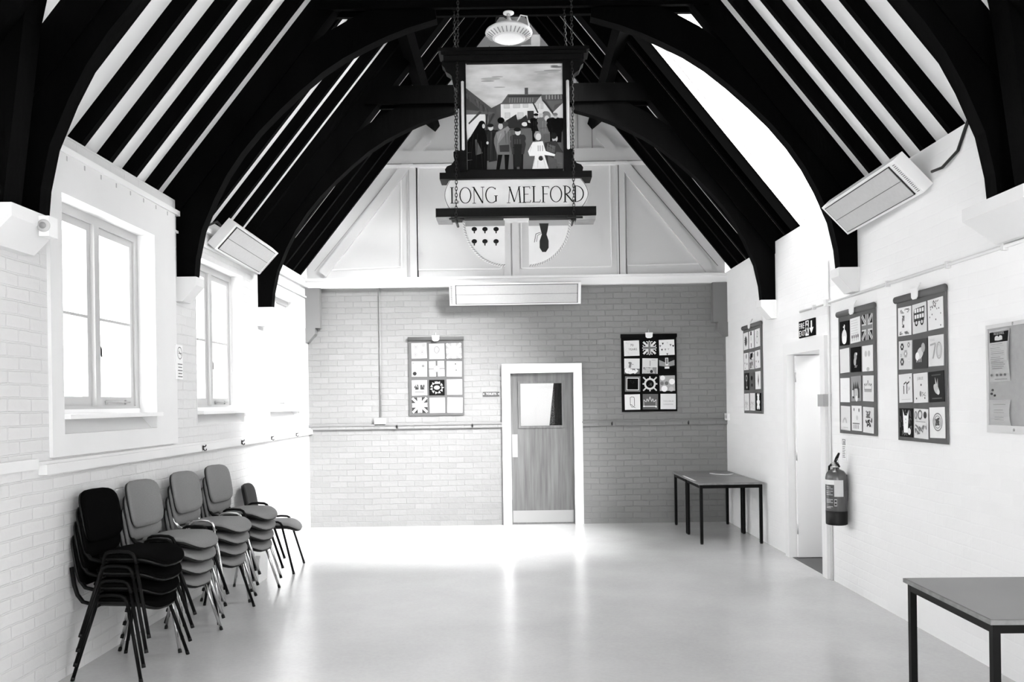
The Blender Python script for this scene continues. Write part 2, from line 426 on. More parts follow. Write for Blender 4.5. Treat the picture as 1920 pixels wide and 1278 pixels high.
# ------------------------------------------------------------------ windows
def casement(n, hole, label):
    y0, y1, z0, z1 = hole; xf = XL - .13
    w = sempty('window_%d' % n, (xf, (y0 + y1) / 2, z0), label, 'window')
    zs = 1.60
    fr = MB(); D0, D1 = xf - .05, xf + .02
    fr.box(D0, D1, y0, y0 + .07, zs, z1); fr.box(D0, D1, y1 - .07, y1, zs, z1)
    fr.box(D0, D1, y0 + .07, y1 - .07, z1 - .07, z1); fr.box(D0, D1, y0 + .07, y1 - .07, zs, zs + .05)
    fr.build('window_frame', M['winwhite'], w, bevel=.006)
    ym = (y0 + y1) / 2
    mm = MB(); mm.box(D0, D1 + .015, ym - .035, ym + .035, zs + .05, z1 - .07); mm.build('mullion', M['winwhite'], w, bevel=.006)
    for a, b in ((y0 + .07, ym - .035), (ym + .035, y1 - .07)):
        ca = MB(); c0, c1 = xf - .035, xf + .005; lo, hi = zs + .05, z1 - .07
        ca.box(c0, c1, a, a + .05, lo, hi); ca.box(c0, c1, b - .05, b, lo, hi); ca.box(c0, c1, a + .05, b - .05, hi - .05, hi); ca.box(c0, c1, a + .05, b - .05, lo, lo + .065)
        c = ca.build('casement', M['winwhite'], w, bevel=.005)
        gb = MB(); gb.box(c0 + .01, c1, a + .05, b - .05, 2.245, 2.265); gb.build('glazing_bar', M['winwhite'], c)
        g = MB(); g.box(xf - .022, xf - .018, a + .05, b - .05, lo + .065, hi - .05); g.build('pane', M['glass'], c)
        if a > ym:
            ha = MB(); hy = a + .025; ha.box(c1, c1 + .008, hy - .008, hy + .008, 2.02, 2.09); ha.tube([(c1 + .012, hy, 2.07), (c1 + .022, hy, 2.05), (c1 + .02, hy + .01, 1.99)], .006, n=6)
            ha.build('window_catch', M['black'], c)
            ha = MB(); ha.tube([(c1 + .012, a + .10, lo + .03), (c1 + .014, b - .10, lo + .028)], .006, n=6); ha.box(c1, c1 + .012, a + .12, a + .14, lo + .01, lo + .04); ha.box(c1, c1 + .012, b - .16, b - .14, lo + .01, lo + .04)
            ha.build('casement_stay', M['greybox'], c)
    li = MB(); xo = XL + (.022 if n == 1 else .004)
    li.box(xf + .02, xo, y0 - .0, y0 + .008, z0, z1); li.box(xf + .02, xo, y1 - .008, y1 + .0, z0, z1); li.box(xf + .02, xo, y0 + .008, y1 - .008, z1 - .008, z1)
    li.build('reveal_lining', M['plaster'], w)
    si = MB(); si.box(xf - .02, XL + .06, y0 + .004, y1 + .02, zs - .03, zs + .0)
    si.box(xf - .06, xf + .03, y0 + .01, y1 - .01, zs - .002, zs + .03)
    si.build('window_sill', M['white'], w, bevel=.006)
    ap = MB(); ap.prism([(XL - .02, z0), (xf - .05, z0), (xf - .05, zs - .03), (xf + .03, zs - .03)], lambda x, z: (x, y0, z), lambda x, z: (x, y1, z), M['plaster'])
    ap.build('sloping_apron', parent=w)
casement(1, WIN_L[0], 'white casement window over the chair stacks')
casement(2, WIN_L[1], 'white casement window between the second and third arches')
casement(3, WIN_L[2], 'white casement window beside the end wall')
def fill_window(n, P, U, W, H, label):  # out-of-view windows, put in to let fill light into the hall
    w = sempty('window_%d' % n, P, label, 'window'); P, U = Vector(P), Vector(U); N = U.cross(Vector((0, 0, 1)))
    f = MB(); Z = Vector((0, 0, 1))
    for c, a, b in ((P + U * .03 + Z * H / 2, .03, H / 2), (P + U * (W - .03) + Z * H / 2, .03, H / 2), (P + U * W / 2 + Z * H / 2, .02, H / 2)): f.obox(c, U * a, Z * b, N * .03)
    for z in (.03, H / 2, H - .03): f.obox(P + U * W / 2 + Z * z, U * W / 2, Z * .03, N * .025)
    f.build('window_frame', M['white'], w)
    g = MB(); g.obox(P + U * W / 2 + Z * H / 2, U * W / 2, Z * H / 2, N * .002); g.build('pane', M['glass'], w)
fill_window(5, (XL - .15, .4, 1.0), (0, 1, 0), 1.3, 1.9, 'added fill-light window in the side wall behind the viewer')
fill_window(8, (XR + .15, FILL_WIN_R[0], FILL_WIN_R[2]), (0, 1, 0), FILL_WIN_R[1] - FILL_WIN_R[0], FILL_WIN_R[3] - FILL_WIN_R[2], 'added side-light window in the fire exit wall behind the viewer')
for i, (a, b, c, d) in enumerate(REAR_FILL_WIN): fill_window(6 + i, (a, YR - .15, c), (1, 0, 0), b - a, d - c, 'added fill-light window of the rear wall, %s from the door side' % ORD[i])
# skylight
sk = sempty('window_4', ((SKY_X0 + SKY_X1) / 2, (SKY_Y0 + SKY_Y1) / 2, ceil_z(SKY_X1)), 'large glowing skylight in the roof slope', 'skylight')
tR = Vector((1, 0, -SLOPE)).normalized()
A, B = Vector((SKY_X0, 0, ceil_z(SKY_X0))), Vector((SKY_X1, 0, ceil_z(SKY_X1))); Ls = (B - A).length
mb = MB()
for yy in (SKY_Y0 + .02, SKY_Y1 - .02): mb.obox((A + B) / 2 + Vector((0, yy, 0)) + nR * .12, tR * Ls / 2, (0, .02, 0), nR * .05)
for q in (A, B): mb.obox(q + Vector((0, (SKY_Y0 + SKY_Y1) / 2, 0)) + nR * .12, tR * .025, (0, (SKY_Y1 - SKY_Y0) / 2, 0), nR * .05)
mb.build('skylight_frame', M['white'], sk)
mb = MB(); mb.obox((A + B) / 2 + Vector((0, (SKY_Y0 + SKY_Y1) / 2, 0)) + nR * .13, tR * Ls / 2, (0, (SKY_Y1 - SKY_Y0) / 2, 0), nR * .002); mb.build('pane', M['glass'], sk)

# ------------------------------------------------------------------ roof timbers
TY = [4.83, 7.15, 9.39]
ARC = [(-2.645, 2.70), (-2.63, 2.86), (-2.58, 3.09), (-2.473, 3.34), (-2.37, 3.535), (-2.247, 3.714), (-2.10, 3.89), (-1.93, 4.06), (-1.76, 4.215), (-1.575, 4.366), (-1.40, 4.48), (-1.219, 4.573), (-1.04, 4.655), (-.864, 4.722), (-.633, 4.79)]
OUT = [(-2.79, 2.70), (-2.79, 2.90), (-2.79, 3.15), (-2.785, 3.33), (-2.58, 3.60), (-2.42, 3.80), (-2.27, 3.99), (-2.09, 4.20), (-1.90, 4.40), (-1.70, 4.57), (-1.52, 4.70), (-1.34, 4.80), (-1.14, 4.90), (-.95, 4.96), (-.66, 5.0)]
def rafter_box(mb, x0, x1, yc, hw, d0, d1, side):
    """timber under the ceiling from X distance x0 (eave) to x1 (ridge side), between depths d0 and d1 below the boards"""
    n = Vector((side * SLOPE, 0, 1)).normalized()
    a = Vector((XC + side * x0, yc, EAVE + (HALF - x0) * SLOPE)); b = Vector((XC + side * x1, yc, EAVE + (HALF - x1) * SLOPE))
    c = (a + b) / 2 - n * (d0 + d1) / 2
    mb.obox(c, (b - a) / 2, (0, hw, 0), n * (d1 - d0) / 2)
names = ['overhead at the front of the hall', 'that carries the hanging sign', 'in front of the end wall']
for i, Y in enumerate(TY):
    t = thing('roof_truss', 'black arched timber roof truss ' + names[i], 'roof truss', (XC, Y, 2.70), group='arched roof trusses')
    for sd in (-1, 1):
        X = lambda x, sd=sd: XC - sd * x * (HALF / 2.79)
        b = MB(); b.strip(ARC, OUT, lambda x, z: (X(x), Y - .055, z), lambda x, z: (X(x), Y + .055, z)); b.build('arch_brace', M['timber'], t)
        p = MB();         rafter_box(p, HALF + .22, .03, Y, .07, .0, .20, sd); p.build('principal_rafter', M['timber'], t, bevel=.006)
    for dy in (-.075, .075):
        c = MB(); xx = 1.60
        c.prism([(-xx, 4.865), (xx, 4.865), (xx - .16, 5.06), (-xx + .16, 5.06)], lambda x, z: (XC + x, Y + dy - .02, z), lambda x, z: (XC + x, Y + dy + .02, z))
        c.build('collar_board', M['timber'], t, bevel=.004)
    if i == 0:
        for sd in (-1, 1):
            x0 = XL if sd < 0 else XR
            p = MB(); p.prism([(x0, 2.7), (x0 - sd * .13, 2.7), (x0 - sd * .25, 3.66), (x0 - sd * .30, 3.88), (x0, 3.50)], lambda x, z: (x, Y - .36, z), lambda x, z: (x, Y - .20, z)); p.build('wall_post', M['timber'], t)
# common rafters, each a timber of its own
bays = [('before the overhead front arch', 2.48, 4.83), ('between the overhead front arch and the sign arch', TY[0], TY[1]), ('between the sign arch and the next arch', TY[1], TY[2]), ('between the last arch and the end wall', TY[2], 11.66)]
proto = {}
bshort = ['in front of the overhead front arch', 'behind the overhead front arch', 'behind the sign arch', 'behind the last arch']
for bi, (bn, y0, y1) in enumerate(bays):
    for sd in (-1, 1):
        sname = 'window side' if sd < 0 else 'fire exit side'
        for k in range(1, 6):
            y = y0 + (y1 - y0) * k / 6
            if sd > 0 and SKY_Y0 - .03 < y < SKY_Y1 + .03: continue
            if sd not in proto:
                b = MB(); rafter_box(b, HALF + .28, .02, 0, .027, -.01, .10, sd); o = b.build('common_rafter', M['timber']); proto[sd] = o
                base = o.location.copy()
                proto[sd, 'b'] = base
            else:
                o = proto[sd].copy(); COL.objects.link(o)
            bl = proto[sd, 'b']; o.location = (bl.x, bl.y + y, bl.z)
            tag(o, 'black rafter, %s %s, %s slope' % (ORD[5 - k if bi == 0 else k - 1], bshort[bi], sname), 'rafter', 'rafters of the %s slope %s' % (sname, bn))

# trimmers round the skylight
b = MB(); rafter_box(b, HALF + .28, .02, SKY_Y1 + .05, .04, -.01, .10, 1)
tag(b.build('trimmer_rafter', M['trimmer']), 'black trimmer rafter on the far edge of the skylight', 'rafter')
b = MB(); rafter_box(b, HALF + .28, .02, SKY_Y0 - .0, .03, -.01, .10, 1)
tag(b.build('trimmer_rafter', M['trimmer']), 'black trimmer rafter beside the sign arch at the skylight', 'rafter')
for sd in (-1, 1):
    n = Vector((sd * SLOPE, 0, 1)).normalized(); x = 1.24
    t = Vector((sd, 0, -SLOPE)).normalized()
    c = Vector((XC + sd * x, (1.5 + YB) / 2, EAVE + (HALF - x) * SLOPE)) - n * .20
    b = MB(); b.obox(c, t * .05, (0, (YB - 1.5) / 2, 0), n * .085)
    tag(b.build('purlin', M['timber'], bevel=.005), 'long black purlin under the rafters on the %s' % ('window side' if sd < 0 else 'skylight side'), 'purlin')
b = MB(); b.box(XC - .03, XC + .03, 1.5, YB - .03, RIDGE - .24, RIDGE - .02)
tag(b.build('ridge_beam', M['timber']), 'black ridge beam along the top of the roof', 'beam')
# corbels
def corbel(x0, sd, Y, m, label, hw=.14, z1=2.70, prot=.19, h=.20, group='white corbels'):
    b = MB(); b.prism([(0, z1), (prot, z1), (prot, z1 - .07), (.06, z1 - h), (0, z1 - h)], lambda x, z: (x0 - sd * x, Y - hw, z), lambda x, z: (x0 - sd * x, Y + hw, z))
    return tag(b.build('wall_corbel', m, bevel=.008), label, 'corbel', group)
for i, (Y, nm) in enumerate(zip(TY, ('overhead front arch', 'arch with the hanging sign', 'last arch'))):
    for sd, x0, ws in ((-1, XL, 'window wall'), (1, XR, 'fire exit wall')):
        corbel(x0, sd, Y - (.17 if i == 0 else 0), M['plaster'], 'white wall corbel carrying the %s on the %s' % (nm, ws), hw=(.30 if sd > 0 else .22) if i == 0 else .09, prot=(.25 if sd > 0 else .19) if i == 0 else .17)
for sd, x0, ws in ((-1, XL, 'window wall'), (1, XR, 'fire exit wall')):
    b = MB(); b.box(min(x0, x0 - sd * .19), max(x0, x0 - sd * .19), YB - .12, YB, 2.66, 3.19)
    b.prism([(0, 2.66), (.13, 2.66), (.13, 2.58), (.03, 2.47), (0, 2.47)], lambda x, z: (x0 - sd * x, YB - .14, z), lambda x, z: (x0 - sd * x, YB, z))
    tag(b.build('wall_bracket', M['greypaint'], bevel=.006), 'grey painted post and corbel in the end wall corner by the %s' % ws, 'bracket')

# ------------------------------------------------------------------ doors
d1 = sempty('door_1', ((DX0 + DX1) / 2, YB, 0), 'wooden door with a glazed pane in a white frame', 'door')
mb = MB(); fw = .10
mb.box(DX0 - fw, DX0 + .012, YB - .035, YB + .2, 0, DZ + .11); mb.box(DX1 - .012, DX1 + fw, YB - .035, YB + .2, 0, DZ + .11); mb.box(DX0 + .012, DX1 - .012, YB - .035, YB + .2, DZ - .012, DZ + .11)
mb.build('door_frame', M['white'], d1, bevel=.006)
lx0, lx1, ly0, ly1, lz1 = DX0 + .016, DX1 - .016, YB + .02, YB + .065, DZ - .018
g0, g1 = yb(975, 800), yb(1055, 716); gx0, gx1, gz0, gz1 = g0.x, g1.x, g0.z, g1.z
mb = MB()
mb.box(lx0, gx0, ly0, ly1, .01, lz1); mb.box(gx1, lx1, ly0, ly1, .01, lz1); mb.box(gx0, gx1, ly0, ly1, .01, gz0); mb.box(gx0, gx1, ly0, ly1, gz1, lz1)
leaf = mb.build('door_leaf', M['wood'], d1)
mb = MB()
for (a, b, c, e) in ((gx0 - .02, gx0 + .012, gz0 - .02, gz1 + .02), (gx1 - .012, gx1 + .02, gz0 - .02, gz1 + .02), (gx0 + .012, gx1 - .012, gz0 - .02, gz0 + .012), (gx0 + .012, gx1 - .012, gz1 - .012, gz1 + .02)): mb.box(a, b, ly0 - .012, ly1 + .01, c, e)
mb.build('glazing_bead', M['wood'], leaf, bevel=.003)
mb = MB(); mb.box(gx0, gx1, ly0 + .018, ly0 + .023, gz0, gz1); mb.build('pane', M['doorglass'], leaf)
a, b = yb(961, 857), yb(971, 814); mb = MB(); mb.box(lx0 + .012, lx0 + .085, ly0 - .003, ly0 + .001, a.z, b.z); mb.build('push_plate', M['plate'], leaf)
mb = MB(); mb.box(lx0 + .012, lx1 - .012, ly0 - .003, ly0 + .001, .025, .185); mb.build('kick_plate', M['plate'], leaf)
mb = MB()
for z in (.3, 1.7): mb.tube([(lx1 + .004, ly0 - .006, z), (lx1 + .004, ly0 - .006, z + .1)], .007, n=8)
mb.build('hinge', M['steel'], leaf)
# the room behind the door
mb = MB(); mb.box(-1.6, 2.0, YB + .25, YB + 3, -.1, 0); struct(mb.build('floor_beyond', M['floor']), 'floor of the room behind the wooden door', 'floor')
mb = MB(); mb.box(-1.6, 2.0, YB + 3, YB + 3.1, 0, 2.7); mb.box(-1.7, -1.6, YB + .25, YB + 3, 0, 2.7); mb.box(2.0, 2.1, YB + .25, YB + 3, 0, 2.7); mb.box(-1.7, 2.1, YB + .25, YB + 3.1, 2.7, 2.8)
struct(mb.build('wall_beyond', M['white']), 'white walls of the room seen through the door pane', 'wall')
# dark cloth hanging behind the pane
mb = MB(); yq = YB + .9; n = 14; rows = []
p0, p1, p2, p3 = on_y(1038, 716, yq), on_y(1054, 716, yq), on_y(1060, 860, yq), on_y(1024, 860, yq)
for v in range(9):
    for k in range(n + 1):
        L_ = p0.lerp(p3, v / 8); R_ = p1.lerp(p2, v / 8); q = L_.lerp(R_, k / n); rows.append((q.x, q.y + .03 * math.sin(k * 1.5), q.z))
mb.faces(rows, [(r * (n + 1) + k, r * (n + 1) + k + 1, (r + 1) * (n + 1) + k + 1, (r + 1) * (n + 1) + k) for r in range(8) for k in range(n)], M['cloth'], True)
bmesh.ops.solidify(mb.bm, geom=mb.bm.faces[:], thickness=.03)
tag(mb.build('hanging_cloth'), 'dark folded cloth hanging in the room behind the door pane', 'cloth')
mb = MB(); mb.tube([(p0.x - .1, yq + .02, p0.z + .02), (p1.x + 1.0, yq + .02, p0.z + .02)], .014); tag(mb.build('hanging_rail', M['steel']), 'steel rail holding the dark cloth behind the door', 'rail')
# fire exit doorway
y0, y1, _, dz = DR
d2 = sempty('door_2', (XR, (y0 + y1) / 2, 0), 'white fire exit doorway with its leaf open', 'door')
mb = MB()
mb.box(XR - .035, XR + .30, y0 - .10, y0 + .02, 0, dz + .10); mb.box(XR - .035, XR + .30, y1 - .02, y1 + .10, 0, dz + .10); mb.box(XR - .035, XR + .30, y0 + .02, y1 - .02, dz - .02, dz + .10)
mb.build('door_frame', M['white'], d2, bevel=.006)
mb = MB(); mb.box(XR + .04, XR + .95, y1 - .075, y1 - .03, .012, dz - .03); lf = mb.build('door_leaf', M['white'], d2, bevel=.003)
mb = MB()
for z in (.25, 1.0, 1.8): mb.tube([(XR + .035, y1 - .08, z), (XR + .035, y1 - .08, z + .1)], .007)
mb.build('hinge', M['steel'], lf)
mb = MB(); mb.box(XR, XR + 1.6, y0 - .1, y1 + .1, -.1, .004); struct(mb.build('floor_passage', M['passfloor']), 'dark floor of the passage inside the fire exit doorway', 'floor')
mb = MB(); mb.box(XR + .3, XR + 1.6, y0 - .2, y0 - .1, 0, 2.4); mb.box(XR + .3, XR + 1.6, y1 + .1, y1 + .2, 0, 2.4); mb.box(XR + 1.6, XR + 1.7, y0 - .2, y1 + .2, 0, 2.4); mb.box(XR + .3, XR + 1.7, y0 - .2, y1 + .2, 2.4, 2.5)
struct(mb.build('wall_passage', M['white']), 'white walls of the passage inside the doorway', 'wall')

# ------------------------------------------------------------------ stacking chairs
def superell(a, b, n=28, e=3.2):
    P = []
    for i in range(n):
        t = 2 * PI * i / n; c, s = math.cos(t), math.sin(t)
        P.append((a * math.copysign(abs(c) ** (2 / e), c), b * math.copysign(abs(s) ** (2 / e), s)))
    return P
def cushion(mb, f, a, b, layers, m, e=3.2):
    """cushion of stacked outline rings: layers of (scale, depth); f maps (p, q, depth) to a point"""
    P = superell(a, b, 28, e); n = len(P); vs = []; fs = []
    for (s, d) in layers: vs += [f(p * s, q * s, d) for p, q in P]
    k = len(layers)
    for i in range(k - 1):
        for j in range(n): fs.append((i * n + j, i * n + (j + 1) % n, (i + 1) * n + (j + 1) % n, (i + 1) * n + j))
    vs += [f(0, 0, layers[0][1]), f(0, 0, layers[-1][1])]
    for j in range(n): fs += [(k * n, (j + 1) % n, j), (k * n + 1, (k - 1) * n + j, (k - 1) * n + (j + 1) % n)]
    mb.faces(vs, fs, m, True)
def seat_f(p, q, d):
    x = p + .02; z = .462 + d - .012 * (1 - min(1, (q / .22) ** 2)) 
    fx = max(0, (x - .10) / .14); z -= .055 * fx * fx
    return (x, q, z)
BT = math.radians(10)
def back_f(p, q, d):
    # p across, q up, d towards the sitter
    zc = .70; z = zc + q * math.cos(BT) - d * math.sin(BT) * .2
    x = -.288 - q * math.sin(BT) + d + .042 * (p / .21) ** 2
    return (x, p, z)
def make_chair(fab, leg, label, group, bfab=None):
    t = thing('stacking_chair', label, 'chair', (0, 0, 0), 0, group)
    b = MB(); cushion(b, seat_f, .225, .217, [(.92, .0), (.99, .003), (1.0, .010), (.985, .019), (.93, .027), (.75, .033), (.4, .035)], fab); b.build('seat', parent=t)
    b = MB(); cushion(b, seat_f, .222, .214, [(.70, -.034), (.90, -.030), (.975, -.014), (.99, -.003), (.95, .002)], M['black']); b.build('seat_shell', parent=t)
    b = MB(); cushion(b, back_f, .198, .165, [(.93, .0), (1.0, .006), (1.0, .016), (.95, .025), (.8, .029), (.4, .031)], bfab or fab, 4.2); b.build('backrest', parent=t)
    b = MB(); cushion(b, back_f, .194, .161, [(.80, -.018), (.95, -.014), (.99, -.003), (.93, .003)], M['black'], 4.2); b.build('back_shell', parent=t)
    for sy in (-1, 1):
        b = MB(); b.tube([(-.10, sy * .15, .430), (-.165, sy * .155, .430), (-.225, sy * .16, .445), (-.257, sy * .165, .49), (-.273, sy * .17, .55), (-.290, sy * .17, .66)], .011, leg, flat=1.6); b.build('back_support', parent=t)
        b = MB(); b.tube([(-.105, sy * .223, .425), (-.098, sy * .226, .465), (-.085, sy * .228, .488), (-.06, sy * .229, .50), (0, sy * .2295, .504), (.06, sy * .229, .50), (.085, sy * .228, .488), (.098, sy * .226, .465), (.105, sy * .223, .425)], .011, leg); b.build('side_rail', parent=t)
        for sx in (-1, 1):
            b = MB(); b.tube([(sx * .105, sy * .223, .425), (sx * .215, sy * .288, .012)], .011, leg); l = b.build('leg', parent=t)
            b = MB(); b.tube([(sx * .2125, sy * .2865, .022), (sx * .2175, sy * .2895, .0)], .0125, M['black']); b.build('rubber_foot', parent=l)
    for x in (-.10, .10):
        b = MB(); b.tube([(x, -.222, .43), (x, -.16, .434), (x, .16, .434), (x, .222, .43)], .008, leg); b.build('cross_bar', parent=t)
    return t
LBL = ['bottom', 'second from the bottom', 'third from the bottom', 'top']
P_bb = make_chair(M['blackfab'], M['blackmetal'], 'x', 'x')
P_gc = make_chair(M['greyfab'], M['chrome'], 'x', 'x')
P_gb = make_chair(M['greyfab'], M['blackmetal'], 'x', 'x')
P_sg = make_chair(M['greyfab'], M['blackmetal'], 'x', 'x', mat('charcoal_fabric', 0.045, 0.9, 0.1, bump=0.1, bscale=300))
collect_children()
stacks = [(-2.435, 5.45, -6, P_bb, None, 'black-padded chair with black legs, %s of the black stack', 'black stacked chairs'),
          (-2.43, 6.07, -8, P_gc, {3: P_gb}, 'grey-padded chair, %s of the stack beside the black chairs', 'grey chairs stacked beside the black ones'),
          (-2.415, 6.80, -9, P_gc, {0: P_gb, 3: P_gc}, 'grey-padded chair, %s of the middle grey stack', 'grey chairs of the middle stack'),
          (-2.405, 7.52, -9, P_gc, {2: P_gb, 3: P_gb}, 'grey-padded chair, %s of the grey stack farthest from the black chairs', 'grey chairs of the last stack')]
used = set()
def place(p, loc, rz, label, group):
    o = p if p not in used else dup_tree(p); used.add(p)
    o.location = loc; o.rotation_euler = (0, 0, math.radians(rz)); o['label'] = label; o['category'] = 'chair'
    if group: o['group'] = group
    elif 'group' in o: del o['group']
    return o
for (x, y, rz, p, alt, lab, grp) in stacks:
    for k in range(4):
        q = (alt or {}).get(k, p); a = math.radians(rz); s_ = .018 * k
        place(q, (x + s_ * math.cos(a), y + s_ * math.sin(a), .088 * k), rz, lab % LBL[k], grp)
place(P_sg, (-2.41, 8.66, 0), 4, 'single chair with a grey seat and dark back, alone past the last stack', None)
# low white box on the floor behind the stacks
t = thing('storage_box', 'low white plastic box on the floor by the wall past the last stack', 'box', (-2.55, 8.10, 0))
b = MB(); b.prism([(-2.72, 0), (-2.385, 0), (-2.37, .24), (-2.735, .24)], lambda x, z: (x, 7.94, z), lambda x, z: (x, 8.22, z), M['clip']); b.build('body', parent=t, bevel=.008)
b = MB(); b.box(-2.745, -2.36, 7.93, 8.23, .24, .262, M['clip']); b.build('lid', parent=t, bevel=.006)

# ------------------------------------------------------------------ tables
def table(x0, x1, y0, y1, h, label, rz=0, group=None):
    c = Vector(((x0 + x1) / 2, (y0 + y1) / 2, 0)); w, l = (x1 - x0) / 2, (y1 - y0) / 2
    t = thing('school_table', label, 'table', c, rz, group)
    b = MB(); b.box(-w, w, -l, l, h - .022, h - .002, M['edge']); tp = b.build('table_top', parent=t, local=True, bevel=.004)
    b = MB(); b.box(-w + .006, w - .006, -l + .006, l - .006, h - .003, h, M['laminate']); b.build('laminate_surface', parent=tp, local=True)
    b = MB(); i = .018
    for (a0, a1, b0, b1) in ((-w + i, w - i, -l + i, -l + i + .025), (-w + i, w - i, l - i - .025, l - i), (-w + i, -w + i + .025, -l + i, l - i), (w - i - .025, w - i, -l + i, l - i)): b.box(a0, a1, b0, b1, h - .062, h - .022, M['blackmetal'])
    b.build('apron_frame', parent=t, local=True)
    for sx in (-1, 1):
        for sy in (-1, 1):
            b = MB(); cx, cy = sx * (w - i - .015), sy * (l - i - .015); b.box(cx - .016, cx + .016, cy - .016, cy + .016, .012, h - .03, M['blackmetal']); lg = b.build('leg', parent=t, local=True, bevel=.003)
            b = MB(); b.box(cx - .014, cx + .014, cy - .014, cy + .014, 0, .014, M['black']); b.build('foot', parent=lg, local=True)
    return t
TZ = .695
table(2.055, 2.795, 9.74, 10.545, TZ, 'grey-topped black-legged table in the corner, the one nearer the fire exit door', group='tables pushed together in the corner')
table(2.055, 2.795, 10.555, 11.36, TZ, 'grey-topped black-legged table against the grey end wall in the corner', group='tables pushed together in the corner')
table(1.985, 2.76, 3.60, 4.47, TZ, 'large grey table with black legs standing by the notice board', rz=math.radians(-1.5))
b = MB(); b.box(2.06, 2.085, 10.0, 10.72, TZ + .001, TZ + .003, M['clip']); tag(b.build('tape_strip'), 'strip of white tape along the edge of the corner tables', 'tape')
b = MB(); n = 12
pts = [(2.42 + .30 * i / n, 10.78 + .05 * math.sin(i * .6), TZ + .006 + .016 * max(0, 1 - i / 3)) for i in range(n + 1)]
b.tube(pts, .006, M['clip'], n=6, flat=2.2); tag(b.build('paper_strip'), 'curl of white paper lying on the corner table', 'paper')

# ------------------------------------------------------------------ patchwork hangings
def jack(d, u, v, s, bg, sal, cross, white=235):
    d.rect(u, v, u + s, v + s, bg)
    for a, b_ in (((0, 0), (1, 1)), ((0, 1), (1, 0))):
        d.line((u + a[0] * s + .03 * s * (1 - 2 * a[0]), v + a[1] * s + .03 * s * (1 - 2 * a[1])), (u + b_[0] * s + .03 * s * (1 - 2 * b_[0]), v + b_[1] * s + .03 * s * (1 - 2 * b_[1])), s * .15, white)
        d.line((u + a[0] * s * .9 + .05 * s, v + a[1] * s * .9 + .05 * s), (u + b_[0] * s * .9 + .05 * s, v + b_[1] * s * .9 + .05 * s), s * .05, sal)
    d.rect(u + s * .36, v, u + s * .64, v + s, white); d.rect(u, v + s * .36, u + s, v + s * .64, white)
    d.rect(u + s * .42, v, u + s * .58, v + s, cross); d.rect(u, v + s * .42, u + s, v + s * .58, cross)
def flower(d, u, v, r, g, c=None):
    for k in range(6): d.disc(u + r * .6 * math.cos(k * PI / 3), v + r * .6 * math.sin(k * PI / 3), r * .45, g, n=8)
    d.disc(u, v, r * .35, c or 240, n=8)
def crown(d, u, v, w, h, wd, m):
    x = [0, .0, .18, .27, .36, .5, .64, .73, .82, 1, 1]; y = [0, .7, .45, .8, .5, 1, .5, .8, .45, .7, 0]
    P = [(u + a * w, v + b_ * h) for a, b_ in zip(x, y)]; d.path(P + [P[0]], wd, m)
def scrib(d, u0, v0, u1, v1, n, m, w=.006, seed=1):
    r = random.Random(seed)
    for _ in range(n):
        a = (r.uniform(u0, u1), r.uniform(v0, v1)); q = (min(u1, max(u0, a[0] + r.uniform(-.05, .05))), min(v1, max(v0, a[1] + r.uniform(-.05, .05)))); d.line(a, q, w, m)
